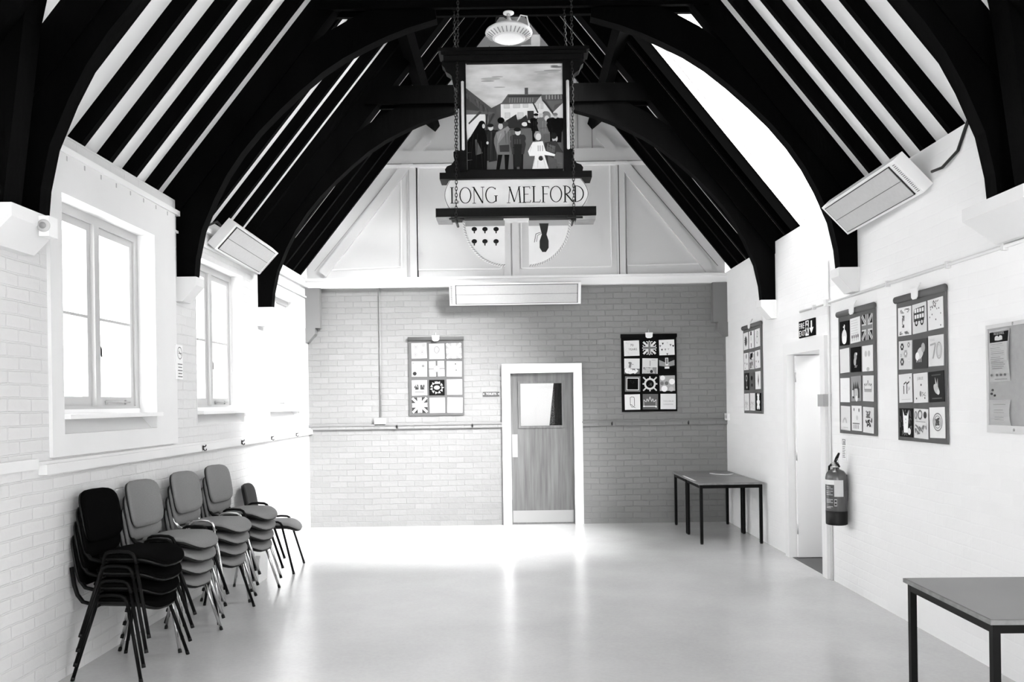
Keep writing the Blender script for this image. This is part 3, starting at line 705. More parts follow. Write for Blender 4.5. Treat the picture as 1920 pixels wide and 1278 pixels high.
def motif(d, k, s):
    """one sewn or painted design on a square of side s with its corner at 0,0"""
    if k == 'roses':
        for (u, v, r) in ((.3, .75, .2), (.7, .4, .22), (.25, .25, .18), (.8, .85, .15)): d.disc(u * s, v * s, r * s, 236); d.ring(u * s, v * s, r * s * .6, .012, 190); d.disc(u * s, v * s, r * s * .3, 180)
    elif k == 'lion': d.ring(.5 * s, .6 * s, .16 * s, .012, 175, .22 * s); scrib(d, .36 * s, .45 * s, .6 * s, .8 * s, 14, 185, .004, 3)
    elif k == 'jackpale': jack(d, 0, 0, s, 190, 235, 235, 250)
    elif k == 'jackdark': jack(d, 0, 0, s, 70, 215, 190, 245)
    elif k == 'jackgrey': jack(d, 0, 0, s, 40, 130, 130, 205)
    elif k == 'dots': d.disc(.2 * s, .2 * s, .13 * s, 60); d.disc(.75 * s, .7 * s, .09 * s, 150); d.disc(.3 * s, .55 * s, .05 * s, 190); d.disc(.1 * s, .88 * s, .05 * s, 160)
    elif k == 'gift':
        d.rect(.44 * s, 0, .56 * s, s, 120); d.rect(0, .47 * s, s, .53 * s, 140); d.disc(.5 * s, .5 * s, .2 * s, 245); d.ring(.5 * s, .5 * s, .2 * s, .008, 170)
    elif k == 'twodots': d.disc(.58 * s, .82 * s, .04 * s, 15); d.disc(.63 * s, .42 * s, .04 * s, 50)
    elif k == 'pair':
        for u in (.3, .7): scrib(d, (u - .13) * s, .4 * s, (u + .13) * s, .7 * s, 22, 90, .010, int(u * 10)); d.rect((u - .08) * s, .38 * s, (u + .08) * s, .5 * s, 70)
        d.rect(.2 * s, .22 * s, .8 * s, .26 * s, 140)
    elif k == 'bunting':
        for i in range(11):
            a = 2 * PI * i / 11; u, v = .5 * s + .36 * s * math.cos(a), .5 * s + .34 * s * math.sin(a); r = .11 * s
            d.poly([(u + r * math.cos(a + i), v + r * math.sin(a + i)), (u + r * math.cos(a + i + 2.2), v + r * math.sin(a + i + 2.2)), (u + r * math.cos(a + i + 4.2), v + r * math.sin(a + i + 4.2))], 225)
        d.disc(.5 * s, .5 * s, .2 * s, 200, .14 * s); d.rect(.36 * s, .74 * s, .62 * s, .88 * s, 190)
    elif k == 'seventy': d.text('70', .52 * s, .62 * s, .16 * s, 25); d.text('YEARS', .58 * s, .36 * s, .14 * s, 25); scrib(d, .1 * s, .1 * s, .35 * s, .9 * s, 18, 200, .003, 5)
    elif k == 'jackstars':
        jack(d, .08 * s, .08 * s, .84 * s, 20, 220, 120, 220); P = [(.06 + .44 * (1 + math.cos(a)) , .06 + .44 * (1 + math.sin(a))) for a in [2 * PI * i / 16 for i in range(16)]]
        for i in range(16): d.disc(P[i][0] * s, P[i][1] * s, .035 * s, 240, n=8)
    elif k == 'pennants':
        r = random.Random(4)
        for u, v, g in ((.25, .75, 40), (.08, .6, 120), (.75, .65, 110), (.92, .58, 20), (.18, .35, 60), (.4, .36, 140), (.6, .38, 190), (.52, .06, 90), (.55, .8, 210)):
            d.poly([(u * s - .014, v * s + .012), (u * s + .014, v * s + .012), (u * s, v * s - .018)], g)
    elif k == 'garden':
        d.rect(0, 0, s, .34 * s, 110); scrib(d, .08 * s, .04 * s, .92 * s, .3 * s, 24, 235, .022, 8); d.line((.35 * s, .4 * s), (.42 * s, .75 * s), .03, 130); d.disc(.36 * s, .72 * s, .1 * s, 120, .06 * s); d.disc(.55 * s, .62 * s, .05 * s, 90, .02 * s)
    elif k == 'fountain':
        d.rect(.06 * s, .0, .94 * s, .42 * s, 140); scrib(d, .1 * s, .05 * s, .9 * s, .38 * s, 22, 190, .02, 9); d.line((.5 * s, .5 * s), (.5 * s, .85 * s), .012, 150); d.disc(.6 * s, .15 * s, .1 * s, 50); d.rect(.6 * s, .88 * s, .85 * s, .91 * s, 150)
    elif k == 'jackbroken':
        d.rect(0, .42 * s, s, s, 30); d.poly([(.0, .5 * s), (.5 * s, .42 * s), (s, .5 * s), (s, .85 * s), (.6 * s, .7 * s), (.5 * s, .75 * s), (.4 * s, .7 * s), (0, .88 * s)], 150); d.rect(.4 * s, .5 * s, .6 * s, s, 225); d.rect(.44 * s, .6 * s, .56 * s, .96 * s, 120); d.rect(.05 * s, 0, .95 * s, .3 * s, 5); d.rect(.35 * s, .3 * s, .65 * s, .42 * s, 235)
    elif k == 'blackboard':
        d.rect(.1 * s, .1 * s, .9 * s, .9 * s, 235); d.rect(.14 * s, .14 * s, .86 * s, .86 * s, 12); scrib(d, .35 * s, .45 * s, .6 * s, .75 * s, 6, 50, .004, 6)
    elif k == 'wheel':
        for i in range(8):
            a = i * PI / 4; d.line((.5 * s + .3 * s * math.cos(a), .5 * s + .3 * s * math.sin(a)), (.5 * s + (.62 if i % 2 else .48) * s * math.cos(a), .5 * s + (.62 if i % 2 else .48) * s * math.sin(a)), .09 * s, 205)
        d.disc(.5 * s, .5 * s, .38 * s, 215, n=24); d.disc(.5 * s, .5 * s, .26 * s, 8, n=24); scrib(d, .38 * s, .36 * s, .62 * s, .56 * s, 10, 90, .004, 2)
    elif k == 'blur':
        for (u, v, r, g) in ((.2, .85, .2, 235), (.8, .6, .24, 240), (.3, .15, .25, 238), (.75, .12, .2, 190), (.45, .5, .15, 110), (.15, .5, .15, 120)): d.disc(u * s, min(max(v, r), 1 - r) * s if False else v * s, r * s * .8, g)
    elif k == 'q': d.path([(.36 * s, .3 * s), (.36 * s, .8 * s), (.45 * s, .84 * s), (.6 * s, .82 * s), (.63 * s, .75 * s), (.63 * s, .22 * s)], .006, 25); d.path([(.34 * s, .33 * s), (.45 * s, .32 * s), (.55 * s, .2 * s), (.68 * s, .12 * s)], .006, 25); d.path([(.38 * s, .3 * s), (.45 * s, .16 * s), (.6 * s, .2 * s)], .005, 25)
    elif k == 'crown': crown(d, .07 * s, .2 * s, .8 * s, .62 * s, .03 * s, 225); d.rect(.06 * s, .17 * s, .88 * s, .23 * s, 235); d.disc(.07 * s, .2 * s, .05 * s, 245); d.disc(.87 * s, .17 * s, .05 * s, 245)
    elif k == 'words':
        d.text('THE JUBILEE', .52 * s, .48 * s, .09 * s, 160); d.text('LONDON', .5 * s, .27 * s, .10 * s, 160)
    elif k == 'faint': scrib(d, .2 * s, .2 * s, .85 * s, .85 * s, 8, 225, .003, 11)
    elif k == 'burst':
        P = []
        for i in range(28):
            a = 2 * PI * i / 28; r = (.32 if i % 2 else .22) * s; P.append((.5 * s + r * math.cos(a), .5 * s + r * 1.1 * math.sin(a)))
        d.poly(P, 75)
    elif k == 'column': d.rect(.3 * s, .75 * s, .55 * s, .98 * s, 30); d.rect(.35 * s, .45 * s, .5 * s, .7 * s, 200); d.rect(.38 * s, .05 * s, .5 * s, .3 * s, 60)
    elif k == 'curls': d.ring(.55 * s, .7 * s, .16 * s, .01, 160); d.ring(.5 * s, .4 * s, .2 * s, .01, 170); d.disc(.6 * s, .72 * s, .08 * s, 190)
    elif k == 'patches':
        d.rect(0, 0, s, s, 190); d.poly([(.1 * s, .6 * s), (.6 * s, .5 * s), (.7 * s, .95 * s), (.2 * s, .9 * s)], 20); d.poly([(.2 * s, .05 * s), (.65 * s, .1 * s), (.6 * s, .45 * s), (.15 * s, .4 * s)], 25); scrib(d, 0, 0, s, s, 14, 235, .014, 12)
    elif k == 'hearts': d.disc(.55 * s, .8 * s, .15 * s, 150); d.disc(.25 * s, .4 * s, .06 * s, 100); d.disc(.7 * s, .35 * s, .07 * s, 110); d.disc(.3 * s, .1 * s, .05 * s, 150)
    elif k == 'trophy': d.ring(.5 * s, .7 * s, .16 * s, .02, 170); d.rect(.4 * s, .25 * s, .62 * s, .5 * s, 90); d.rect(.46 * s, .1 * s, .7 * s, .22 * s, 170)
    elif k == 'eight': d.disc(.45 * s, .68 * s, .2 * s, 15, .14 * s); d.disc(.48 * s, .28 * s, .16 * s, 25, .1 * s); d.disc(.5 * s, .5 * s, .06 * s, 60)
    elif k == 'leaf': d.poly([(.6 * s, .9 * s), (.72 * s, .5 * s), (.62 * s, .12 * s), (.5 * s, .45 * s)], 90)
    elif k == 'sketch': scrib(d, .1 * s, .1 * s, .9 * s, .6 * s, 16, 170, .005, 14); d.path([(.1 * s, .3 * s), (.3 * s, .5 * s), (.5 * s, .35 * s), (.8 * s, .5 * s)], .006, 160)
    elif k == 'bear':
        for (u, v, r) in ((.5, .72, .2), (.5, .42, .24), (.35, .2, .13), (.66, .2, .13), (.3, .5, .1), (.72, .5, .1), (.36, .9, .09), (.64, .9, .09)): d.disc(u * s, v * s, r * s, 240)
    elif k == 'bottle': d.disc(.5 * s, .36 * s, .27 * s, 225, .3 * s); d.disc(.5 * s, .22 * s, .24 * s, 245, .17 * s); d.rect(.46 * s, .62 * s, .56 * s, .76 * s, 230); d.disc(.52 * s, .80 * s, .06 * s, 240); d.disc(.42 * s, .76 * s, .04 * s, 240)
    elif k == 'letterline':
        for i in range(6): d.rect(.1 * s, (.88 - .1 * i) * s, (.75 + .03 * (i % 3)) * s, (.9 - .1 * i) * s, 190)
        for i in range(4): d.disc((.2 + .2 * i) * s, .25 * s, .05 * s, 60, .08 * s); d.rect((.19 + .2 * i) * s, .08 * s, (.22 + .2 * i) * s, .18 * s, 120)
    elif k == 'seahorse':
        d.disc(.5 * s, .62 * s, .14 * s, 160, .17 * s); d.disc(.44 * s, .42 * s, .12 * s, 180, .16 * s); d.disc(.62 * s, .72 * s, .06 * s, 230)
        for i in range(4): d.disc((.45 + .06 * i) * s, (.2 + .05 * (i % 2)) * s, .025 * s, 200)
    elif k == 'faces': d.disc(.36 * s, .68 * s, .12 * s, 190); d.disc(.66 * s, .68 * s, .12 * s, 190); d.disc(.55 * s, .08 * s, .14 * s, 180, .08 * s)
    elif k == 'castle':
        d.rect(0, 0, s, s, 150); d.rect(.15 * s, .12 * s, .85 * s, .5 * s, 70); d.disc(.5 * s, .3 * s, .2 * s, 190, .28 * s)
        for u in (.3, .5, .7): d.poly([(u * s - .02, .5 * s), (u * s + .02, .5 * s), (u * s, .8 * s)], 40)
        d.rect(.1 * s, .2 * s, .25 * s, .45 * s, 225); d.disc(.55 * s, .1 * s, .12 * s, 225)
    elif k == 'crown2': d.rect(.15 * s, .36 * s, .85 * s, .46 * s, 170); crown(d, .15 * s, .46 * s, .7 * s, .3 * s, .008, 150); [d.disc((.2 + .3 * i) * s, (.66 if i != 1 else .78) * s, .035 * s, 100) for i in range(3)]
    elif k == 'arch': d.ring(.45 * s, .3 * s, .2 * s, .01, 180, .2 * s, 0, PI); d.ring(.45 * s, .3 * s, .15 * s, .006, 190, .15 * s, 0, PI); d.rect(.3 * s, .1 * s, .8 * s, .13 * s, 190)
    elif k == 'party': d.disc(.25 * s, .85 * s, .05 * s, 120, .07 * s); d.disc(.75 * s, .83 * s, .05 * s, 90, .08 * s); d.disc(.55 * s, .52 * s, .1 * s, 200); d.rect(.1 * s, .27 * s, .8 * s, .31 * s, 110); [d.rect((.2 + .15 * i) * s, .08 * s, (.25 + .15 * i) * s, .24 * s, 110) for i in range(4)]
    elif k == 'beasts': scrib(d, .3 * s, .6 * s, .7 * s, .85 * s, 14, 110, .012, 21); scrib(d, .3 * s, .25 * s, .75 * s, .5 * s, 12, 60, .014, 22); d.disc(.85 * s, .5 * s, .05 * s, 80, .1 * s)
    elif k == 'queen': scrib(d, .2 * s, .8 * s, .9 * s, .92 * s, 14, 120, .006, 31); scrib(d, .35 * s, .3 * s, .5 * s, .7 * s, 14, 90, .008, 32); scrib(d, .15 * s, .05 * s, .85 * s, .14 * s, 14, 120, .007, 33)
    elif k == 'bus':
        P = [(.1, .4), (.84, .4), (.88, .5), (.9, .88), (.16, .84), (.1, .7)]; d.poly([(u * s, v * s) for u, v in P], 75)
        for i in range(4):
            for j in (.5, .7): d.rect((.17 + .18 * i) * s, j * s, (.3 + .18 * i) * s, (j + .13) * s, 230)
        for u in (.3, .7): d.disc(u * s, .36 * s, .12 * s, 40); d.disc(u * s, .36 * s, .06 * s, 220)
    elif k == 'confetti':
        r = random.Random(17)
        for _ in range(16): d.disc(r.uniform(.08, .92) * s, r.uniform(.08, .92) * s, .03 * s, r.choice((40, 90, 130)), n=8)
        scrib(d, .35 * s, .7 * s, .75 * s, .92 * s, 8, 130, .006, 18)
    elif k == 'blooms':
        for (u, v, r, g) in ((.27, .8, .13, 60), (.78, .85, .1, 150), (.55, .55, .14, 170), (.28, .27, .14, 90), (.2, .5, .06, 170), (.82, .3, .08, 210)): flower(d, u * s, v * s, r * s, g)
    elif k == 'pony':
        d.disc(.5 * s, .52 * s, .26 * s, 205, .18 * s, a=.5); d.disc(.72 * s, .7 * s, .14 * s, 170, .16 * s); d.disc(.3 * s, .42 * s, .14 * s, 240)
        for i in range(4): d.line(((.28 + .1 * i) * s, .42 * s), ((.24 + .11 * i) * s, .22 * s), .03 * s, 225)
    elif k == 'seventyfaint': d.ring(.72 * s, .5 * s, .17 * s, .01, 175, .26 * s); d.ring(.72 * s, .5 * s, .11 * s, .006, 190, .19 * s); d.path([(.15 * s, .7 * s), (.5 * s, .74 * s), (.32 * s, .25 * s)], .012, 175); d.text('YEARS', .3 * s, .82 * s, .08 * s, 190)
    elif k == 'dance':
        for u, v in ((.38, .6), (.62, .7)): d.line((u * s, v * s), (u * s, .3 * s), .012, 70); d.line((u * s, .64 * s), ((u + .2) * s, .72 * s), .010, 70)
        d.disc(.88 * s, .85 * s, .03 * s, 80); scrib(d, .7 * s, .4 * s, .85 * s, .55 * s, 8, 170, .004, 41); d.rect(.2 * s, .1 * s, .9 * s, .115 * s, 190)
    elif k == 'jubileeword': d.text('JUBILEE', .5 * s, .78 * s, .09 * s, 130); d.disc(.55 * s, .6 * s, .04 * s, 50); d.disc(.5 * s, .3 * s, .07 * s, 140, .1 * s); [d.disc(u * s, .15 * s, .035 * s, 70) for u in (.2, .8)]; scrib(d, .6 * s, .2 * s, .85 * s, .35 * s, 6, 160, .006, 51)
    elif k == 'dove':
        d.disc(.5 * s, .42 * s, .22 * s, 190, .13 * s, a=-.7); d.poly([(.45 * s, .5 * s), (.42 * s, .82 * s), (.55 * s, .55 * s)], 200); d.poly([(.52 * s, .5 * s), (.6 * s, .78 * s), (.62 * s, .5 * s)], 180); d.disc(.62 * s, .32 * s, .09 * s, 215); d.rect(.2 * s, .86 * s, .8 * s, .9 * s, 85); d.rect(.2 * s, .1 * s, .85 * s, .14 * s, 85)
    elif k == 'dog':
        scrib(d, .05 * s, .05 * s, .95 * s, .95 * s, 30, 110, .008, 61); d.poly([(.3 * s, .95 * s), (.42 * s, .75 * s), (.62 * s, .75 * s), (.74 * s, .95 * s), (.72 * s, .6 * s), (.66 * s, .15 * s), (.36 * s, .15 * s), (.32 * s, .6 * s)], 245); d.disc(.78 * s, .2 * s, .12 * s, 235); d.disc(.52 * s, .62 * s, .025 * s, 120); d.disc(.52 * s, .5 * s, .02 * s, 130)
    elif k == 'badges': d.disc(.8 * s, .8 * s, .12 * s, 70); d.ring(.45 * s, .8 * s, .14 * s, .012, 110); d.ring(.15 * s, .78 * s, .07 * s, .008, 120, .12 * s); d.rect(.15 * s, .55 * s, .85 * s, .58 * s, 170); scrib(d, .1 * s, .15 * s, .9 * s, .45 * s, 14, 130, .012, 71)
    elif k == 'emblem': d.ring(.55 * s, .52 * s, .3 * s, .008, 130, .28 * s); d.ring(.55 * s, .52 * s, .22 * s, .006, 150, .2 * s); scrib(d, .42 * s, .42 * s, .68 * s, .64 * s, 16, 90, .010, 81)
def hanging(P, W, H, back, squares, label, clip_u=None, group='patchwork hangings', d=.018, k_=1.0):
    """P: panel with its origin at the lower corner of the cloth"""
    t = thing('patchwork_hanging', label, 'wall hanging', P(W / 2, 0, 0), 0, group)
    bm_ = MB(); n = 10
    for i in range(n):
        u0, u1 = W * i / n, W * (i + 1) / n; w0, w1 = .003 * math.sin(i * 1.7), .003 * math.sin((i + 1) * 1.7)
        vs = [P(u0, 0, d + w0), P(u1, 0, d + w1), P(u1, H - .04, d), P(u0, H - .04, d), P(u0, 0, d - .012), P(u1, 0, d - .012), P(u1, H - .04, d - .012), P(u0, H - .04, d - .012)]
        bm_.faces(vs, [(0, 1, 2, 3), (7, 6, 5, 4), (0, 4, 5, 1), (3, 2, 6, 7), (0, 3, 7, 4), (1, 5, 6, 2)], gm(back, .9))
    bm_.build('cloth_backing', parent=t)
    s_ = MB(); s_.tube([P(-.006, H - .022, d + .004), P(W + .006, H - .022, d + .004)], .026, gm(back, .9), n=12, flat=.75); s_.build('rod_sleeve', parent=t)
    c = MB(); cu = clip_u or W * .5; c.prism([(-.05, .03), (.05, .03), (.045, -.03), (.025, -.045), (-.025, -.045), (-.045, -.03)], lambda a, b_: P(cu + a, H - .01 + b_, d + .03), lambda a, b_: P(cu + a, H - .01 + b_, d + .036), M['clip'])
    c.tube([P(cu, H - .02, d + .03), P(cu, H + .06, d - .01)], .003, M['clip'], n=6); c.build('hanger_clip', parent=t)
    r = random.Random(len(label)); cols = [.054, .372, .69]; S = .205 if W > .7 else .2
    for k, (bg, mo, lab) in enumerate(squares):
        i, j = k % 3, k // 3; u, v = cols[i] * W, H - (.07 + .232 * j) * H - S - .01
        Q = Panel(P(u + r.uniform(-.004, .004), v + r.uniform(-.006, .006), d + .004), P.U, P.V, P.N); a = r.uniform(-.03, .03)
        Q.U, Q.V = (P.U * math.cos(a) + P.V * math.sin(a)), (P.V * math.cos(a) - P.U * math.sin(a))
        m = MB(); vs = [Q(x, y, e) for e in (-.002, .002) for x, y in ((0, 0), (S, 0), (S, S), (0, S))]
        m.faces(vs, [(3, 2, 1, 0), (4, 5, 6, 7), (0, 1, 5, 4), (1, 2, 6, 5), (2, 3, 7, 6), (3, 0, 4, 7)], gm(bg * k_, .9))
        dd = Draw(m, Q, .0024, .00006, k_); motif(dd, mo, S)
        o = m.build('fabric_square', parent=t); o['label'] = lab
Wc = 240
H1 = [(Wc, 'roses', 'pale square with roses'), (Wc, 'lion', 'white square with a faint lion'), (Wc, 'jackpale', 'pale union flag square'),
      (Wc, 'dots', 'white square with discs'), (Wc, 'gift', 'white square with a ribboned parcel'), (Wc, 'twodots', 'white square with two dots'),
      (Wc, 'pair', 'white square with two small figures'), (18, 'bunting', 'black square with a wreath of pennants'), (Wc, 'faint', 'almost plain white square'),
      (Wc, 'jackdark', 'dark union flag square'), (Wc, 'faint', 'white square with faint marks'), (Wc, 'faint', 'white square with faint scribbles')]
H2 = [(222, 'seventy', 'pale square reading 70 years'), (15, 'jackstars', 'union flag square edged with beads'), (228, 'pennants', 'white square with small pennants'),
      (215, 'garden', 'square with a bird over flowers'), (210, 'fountain', 'square with a flower bed'), (10, 'jackbroken', 'torn union flag square'),
      (120, 'blackboard', 'grey square with a black framed board'), (10, 'wheel', 'black square with a spoked ring'), (170, 'blur', 'mottled cloudy square'),
      (228, 'q', 'white square with a letter Q'), (100, 'crown', 'grey square with a pale crown outline'), (222, 'words', 'pale square with two lines of words')]
H3 = [(228, 'burst', 'square with a spiky burst'), (232, 'column', 'square with a dark column'), (228, 'curls', 'square with curls'),
      (228, 'hearts', 'square with small hearts'), (200, 'patches', 'square of dark patches'), (225, 'hearts', 'square with grey spots'),
      (35, 'trophy', 'black square with a cup'), (95, 'eight', 'grey square with two dark ovals'), (232, 'leaf', 'white square with a leaf'),
      (222, 'sketch', 'pale sketched square'), (222, 'sketch', 'pale square with pencil lines'), (12, 'bear', 'black square with a white bear')]
H4 = [(10, 'bottle', 'black square with a white jar'), (226, 'letterline', 'square of handwritten lines'), (200, 'jackgrey', 'grey union flag square'),
      (222, 'faint', 'pale figured square'), (8, 'seahorse', 'black square with a pale seahorse'), (228, 'faces', 'square with two grey faces'),
      (236, 'faint', 'plain white square'), (150, 'castle', 'grey square with a tower'), (222, 'crown2', 'pale square with a jewelled crown'),
      (220, 'arch', 'pale square with a rainbow'), (228, 'party', 'white square with balloons'), (222, 'beasts', 'pale square with animals')]
H5 = [(232, 'queen', 'white square with words and a figure'), (215, 'bus', 'square with a double-deck bus'), (228, 'confetti', 'white square with confetti'),
      (216, 'blooms', 'pale square with five flowers'), (70, 'pony', 'dark square with a pale pony'), (220, 'seventyfaint', 'pale square with an outlined seventy'),
      (225, 'dance', 'white square with dancers'), (222, 'jubileeword', 'white square with small motifs'), (45, 'dove', 'dark square with a dove'),
      (30, 'dog', 'dark square with a white dog'), (218, 'badges', 'pale square with badges'), (230, 'emblem', 'white square with a round emblem')]
p = yb(768, 779); hanging(BACK((p.x, YB, p.z)), .735, 1.045, 88, H1, 'grey patchwork hanging on the grey wall, beside the small name plate', k_=.70)
p = yb(1166, 772); hanging(BACK((p.x, YB, p.z)), .74, 1.035, 14, H2, 'black patchwork hanging on the grey wall, above the corner tables')
for (pa, pb, top, bot, sq, lab) in (((1397, 690), (1431, 690), (1397, 612), (1397, 774), H3, 'grey patchwork hanging on the white wall, past the fire exit door'),
                                  ((1577, 690), (1645, 690), (1577, 585), (1577, 811), H4, 'grey patchwork hanging on the white wall, above the fire extinguisher'),
                                  ((1687, 690), (1779, 690), (1687, 557), (1687, 824), H5, 'grey patchwork hanging on the white wall, next to the notice board')):
    A_, B_ = on_x(*pa, XR), on_x(*pb, XR); zt, zb = on_x(*top, XR).z, on_x(*bot, XR).z
    hanging(RIGHT((XR, A_.y, zb)), A_.y - B_.y, zt - zb, 102, sq, lab)

# ------------------------------------------------------------------ small things on the end wall
a, b_ = yb(906, 743), yb(936, 734)
t = thing('name_plate', 'small dark name plate beside the wooden door', 'sign', (a.x, YB, a.z))
m = MB(); m.box(a.x, b_.x, YB - .008, YB, a.z, b_.z, gm(75)); pl = m.build('plate', parent=t, bevel=.001)
m = MB(); dd = Draw(m, BACK((a.x, YB - .008, a.z)), .0006); dd.text('TOILETS', (b_.x - a.x) / 2, .02, .026, 235); [dd.disc(u, .032, .008, 235) for u in (.008, b_.x - a.x - .008)]; m.build('lettering', parent=t)
cx = yb(713, 660).x
t = thing('wall_conduit', 'thin vertical conduit down the grey end wall to a white box', 'conduit', (cx, YB, 1.43))
m = MB(); m.tube([(cx, YB - .012, 1.47), (cx, YB - .012, 3.19)], .010, M['bb']); m.build('pipe', parent=t)
a, b_ = yb(703, 797), yb(723, 784); m = MB(); m.box(a.x, b_.x, YB - .04, YB, a.z, b_.z, M['heater']); m.build('outlet_box', parent=t, bevel=.004)
def coat_hook(P, label, group):
    k_ = .6; m = MB(); m.box(-.010, .010, -.001, .005, -.02, .02); mm = [P(v.co.x, v.co.z, v.co.y) for v in m.bm.verts]
    for v, q in zip(m.bm.verts, mm): v.co = q
    m.tube([P(0, .01, .004), P(0, .012, .02), P(0, .026, .026)], .005, M['iron'], n=6); m.tube([P(0, -.01, .004), P(0, -.024, .014), P(0, -.02, .026), P(0, -.008, .028)], .005, M['iron'], n=6)
    m.mats = [M['iron']]; tag(m.build('coat_hook', M['iron']), label, 'hook', group)
for i, (px, py) in enumerate(((745, 800), (886, 799), (1147, 796), (1290, 793))):
    q = yb(px, py); nm = ('under the grey hanging', 'between the grey hanging and the wooden door', 'just past the wooden door', 'under the black hanging')[i]
    coat_hook(BACK((q.x, YB - .028, 1.335)), 'black coat hook on the grey dado rail, ' + nm, 'coat hooks on the end wall')
for i, (px, py) in enumerate(((369, 832), (443, 828), (500, 820), (547, 814))):
    q = on_x(px, py, XL); coat_hook(LEFT((XL + .055, q.y, 1.28)), 'small black coat hook on the white rail below the windows, %s going back' % ORD[i], 'coat hooks on the window wall')
m = MB(); x = XR - .004; q = on_x(1366, 781, XR)
m.box(XR - .035, XR, q.y - .075, q.y + .075, q.z - .045, q.z + .045, M['clip']); dd = Draw(m, RIGHT((XR - .035, q.y, q.z)), .0005)
for u in (-.035, .035): dd.rect(u - .012, -.02, u + .012, .02, 90); dd.rect(u - .005, .024, u + .005, .034, 60)
tag(m.build('wall_socket', bevel=.0), 'white double socket in the corner above the corner tables', 'socket')

# ------------------------------------------------------------------ heaters
def heater(c, ax, up, L_, W_, label, flip=1, cable=None, wallp=None):
    """c centre of the face, ax long axis, up short axis (towards its upper edge)"""
    c, ax, up = Vector(c), Vector(ax).normalized(), Vector(up).normalized(); n = ax.cross(up).normalized() * flip
    t = thing('infrared_heater', label, 'heater', c)
    m = MB(); m.obox(c - n * .05, ax * L_ / 2, up * W_ / 2, n * .045, M['heater']); body = m.build('casing', parent=t, bevel=.006)
    m = MB()
    for s_ in (-1, 1): m.obox(c + up * s_ * W_ * .212 - ax * .02, ax * (L_ / 2 - .07), up * (W_ * .205), n * .006, M['heatpanel'])
    m.build('heating_panel', parent=t, bevel=.002)
    m = MB()
    for s_ in (-1, 0, 1): m.obox(c + up * s_ * W_ * .424 - ax * .02, ax * (L_ / 2 - .06), up * .0035, n * .004, M['iron'])
    for s_ in (-1, 1): m.obox(c - ax * .02 + ax * s_ * (L_ / 2 - .065), ax * .0035, up * (W_ * .424), n * .004, M['iron'])
    m.build('panel_gap', parent=t)
    m = MB()
    for i in range(18): m.obox(c + ax * (L_ / 2 - .028) + up * W_ * (.4 - .8 * i / 17), ax * .014, up * .0025, n * .0012 + n * 0, gm(120))
    m.build('vent_slots', parent=body)
    if wallp:
        for k in (-.3, .3):
            m = MB(); a = c - n * .09 + ax * L_ * k; b2 = Vector(wallp(a)); m.tube([a, a.lerp(b2, .5) - Vector((0, 0, .02)), b2], .014, M['heater'], flat=2); m.build('wall_bracket', parent=t)
    if cable:
        m = MB(); m.tube(cable, .010, M['iron'], n=6); m.build('power_cable', parent=t)
    return t
yaw = .018
heater((-2.585, 8.47, 3.15), (yaw, 1, -.03), (.2, 0, .22), 1.30, .30, 'white infrared heater tilted from the window wall', flip=1,
       wallp=lambda a: (XL, a.y, a.z + .02), cable=[(-2.66, 7.9, 3.28), (-2.66, 7.78, 3.30), (-2.70, 7.6, 3.22), (-2.74, 7.5, 3.22), (-2.75, 7.42, 3.28), (-2.76, 7.4, 3.34)])
heater((2.625, 6.38, 3.08), (.06, -1, .05), (-.205, 0, .215), 1.16, .30, 'white infrared heater tilted from the fire exit wall', flip=1,
       wallp=lambda a: (XR, a.y, a.z + .02), cable=[(2.78, 5.72, 3.12), (2.80, 5.62, 3.12), (2.815, 5.45, 3.18), (2.82, 5.36, 3.30), (2.82, 5.30, 3.36)])
hb0, hb1 = on_y(843, 573, 11.33), on_y(1089, 532, 11.33)
heater(((hb0.x + hb1.x) / 2, 11.33, (hb0.z + hb1.z) / 2 + .01), (-1, 0, 0), (0, -.10, .26), hb1.x - hb0.x, .29, 'long white infrared heater over the wooden door', flip=-1, wallp=lambda a: (a.x, YB, a.z + .02))

# ------------------------------------------------------------------ hanging lamp
lc = on_y(954, 59, 7.15); lx, lz = lc.x, lc.z
t = thing('pendant_lamp', 'round white high-bay lamp hanging behind the sign', 'lamp', (lx, 7.15, lz))
m = MB(); m.lathe([(.118, -.064), (.128, -.060), (.188, -.026), (.196, -.014), (.19, .0), (.14, .032), (.08, .052), (.04, .062), (.015, .11)], (lx, 7.15, lz), M['heater'], 32); m.build('housing', parent=t)
m = MB(); m.lathe([(.09, -.068), (.116, -.066), (.118, -.062)], (lx, 7.15, lz), M['lamplens'], 32); m.build('lens', parent=t)
m = MB()
for i in range(30):
    a = 2 * PI * i / 30; e = Vector((math.cos(a), math.sin(a), 0)); f = Vector((-math.sin(a), math.cos(a), 0)); m.obox(Vector((lx, 7.15, lz - .044)) + e * .159, (e * .6 + Vector((0, 0, .34))).normalized() * .026, f * .004, (e * .49 - Vector((0, 0, .87))) * .0025, gm(95 if i in (7, 8) else 165))
m.build('cooling_slots', parent=t)
m = MB(); zc = 4.862
for i in range(7):
    z = lz + .11 + i * (zc - .02 - lz - .11) / 7; a = i % 2
    m.tube([(lx + (.012 * math.cos(q) if a else 0), 7.15 + (0 if a else .012 * math.cos(q)), z + .012 + .022 * math.sin(q)) for q in [2 * PI * k / 10 for k in range(10)]], .003, M['steel'], n=5, closed=True)
m.build('suspension_chain', parent=t)
m = MB(); m.lathe([(.045, -.012), (.045, -.004), (.02, 0)], (lx, 7.15, zc), M['clip'], 20); m.build('ceiling_rose', parent=t)
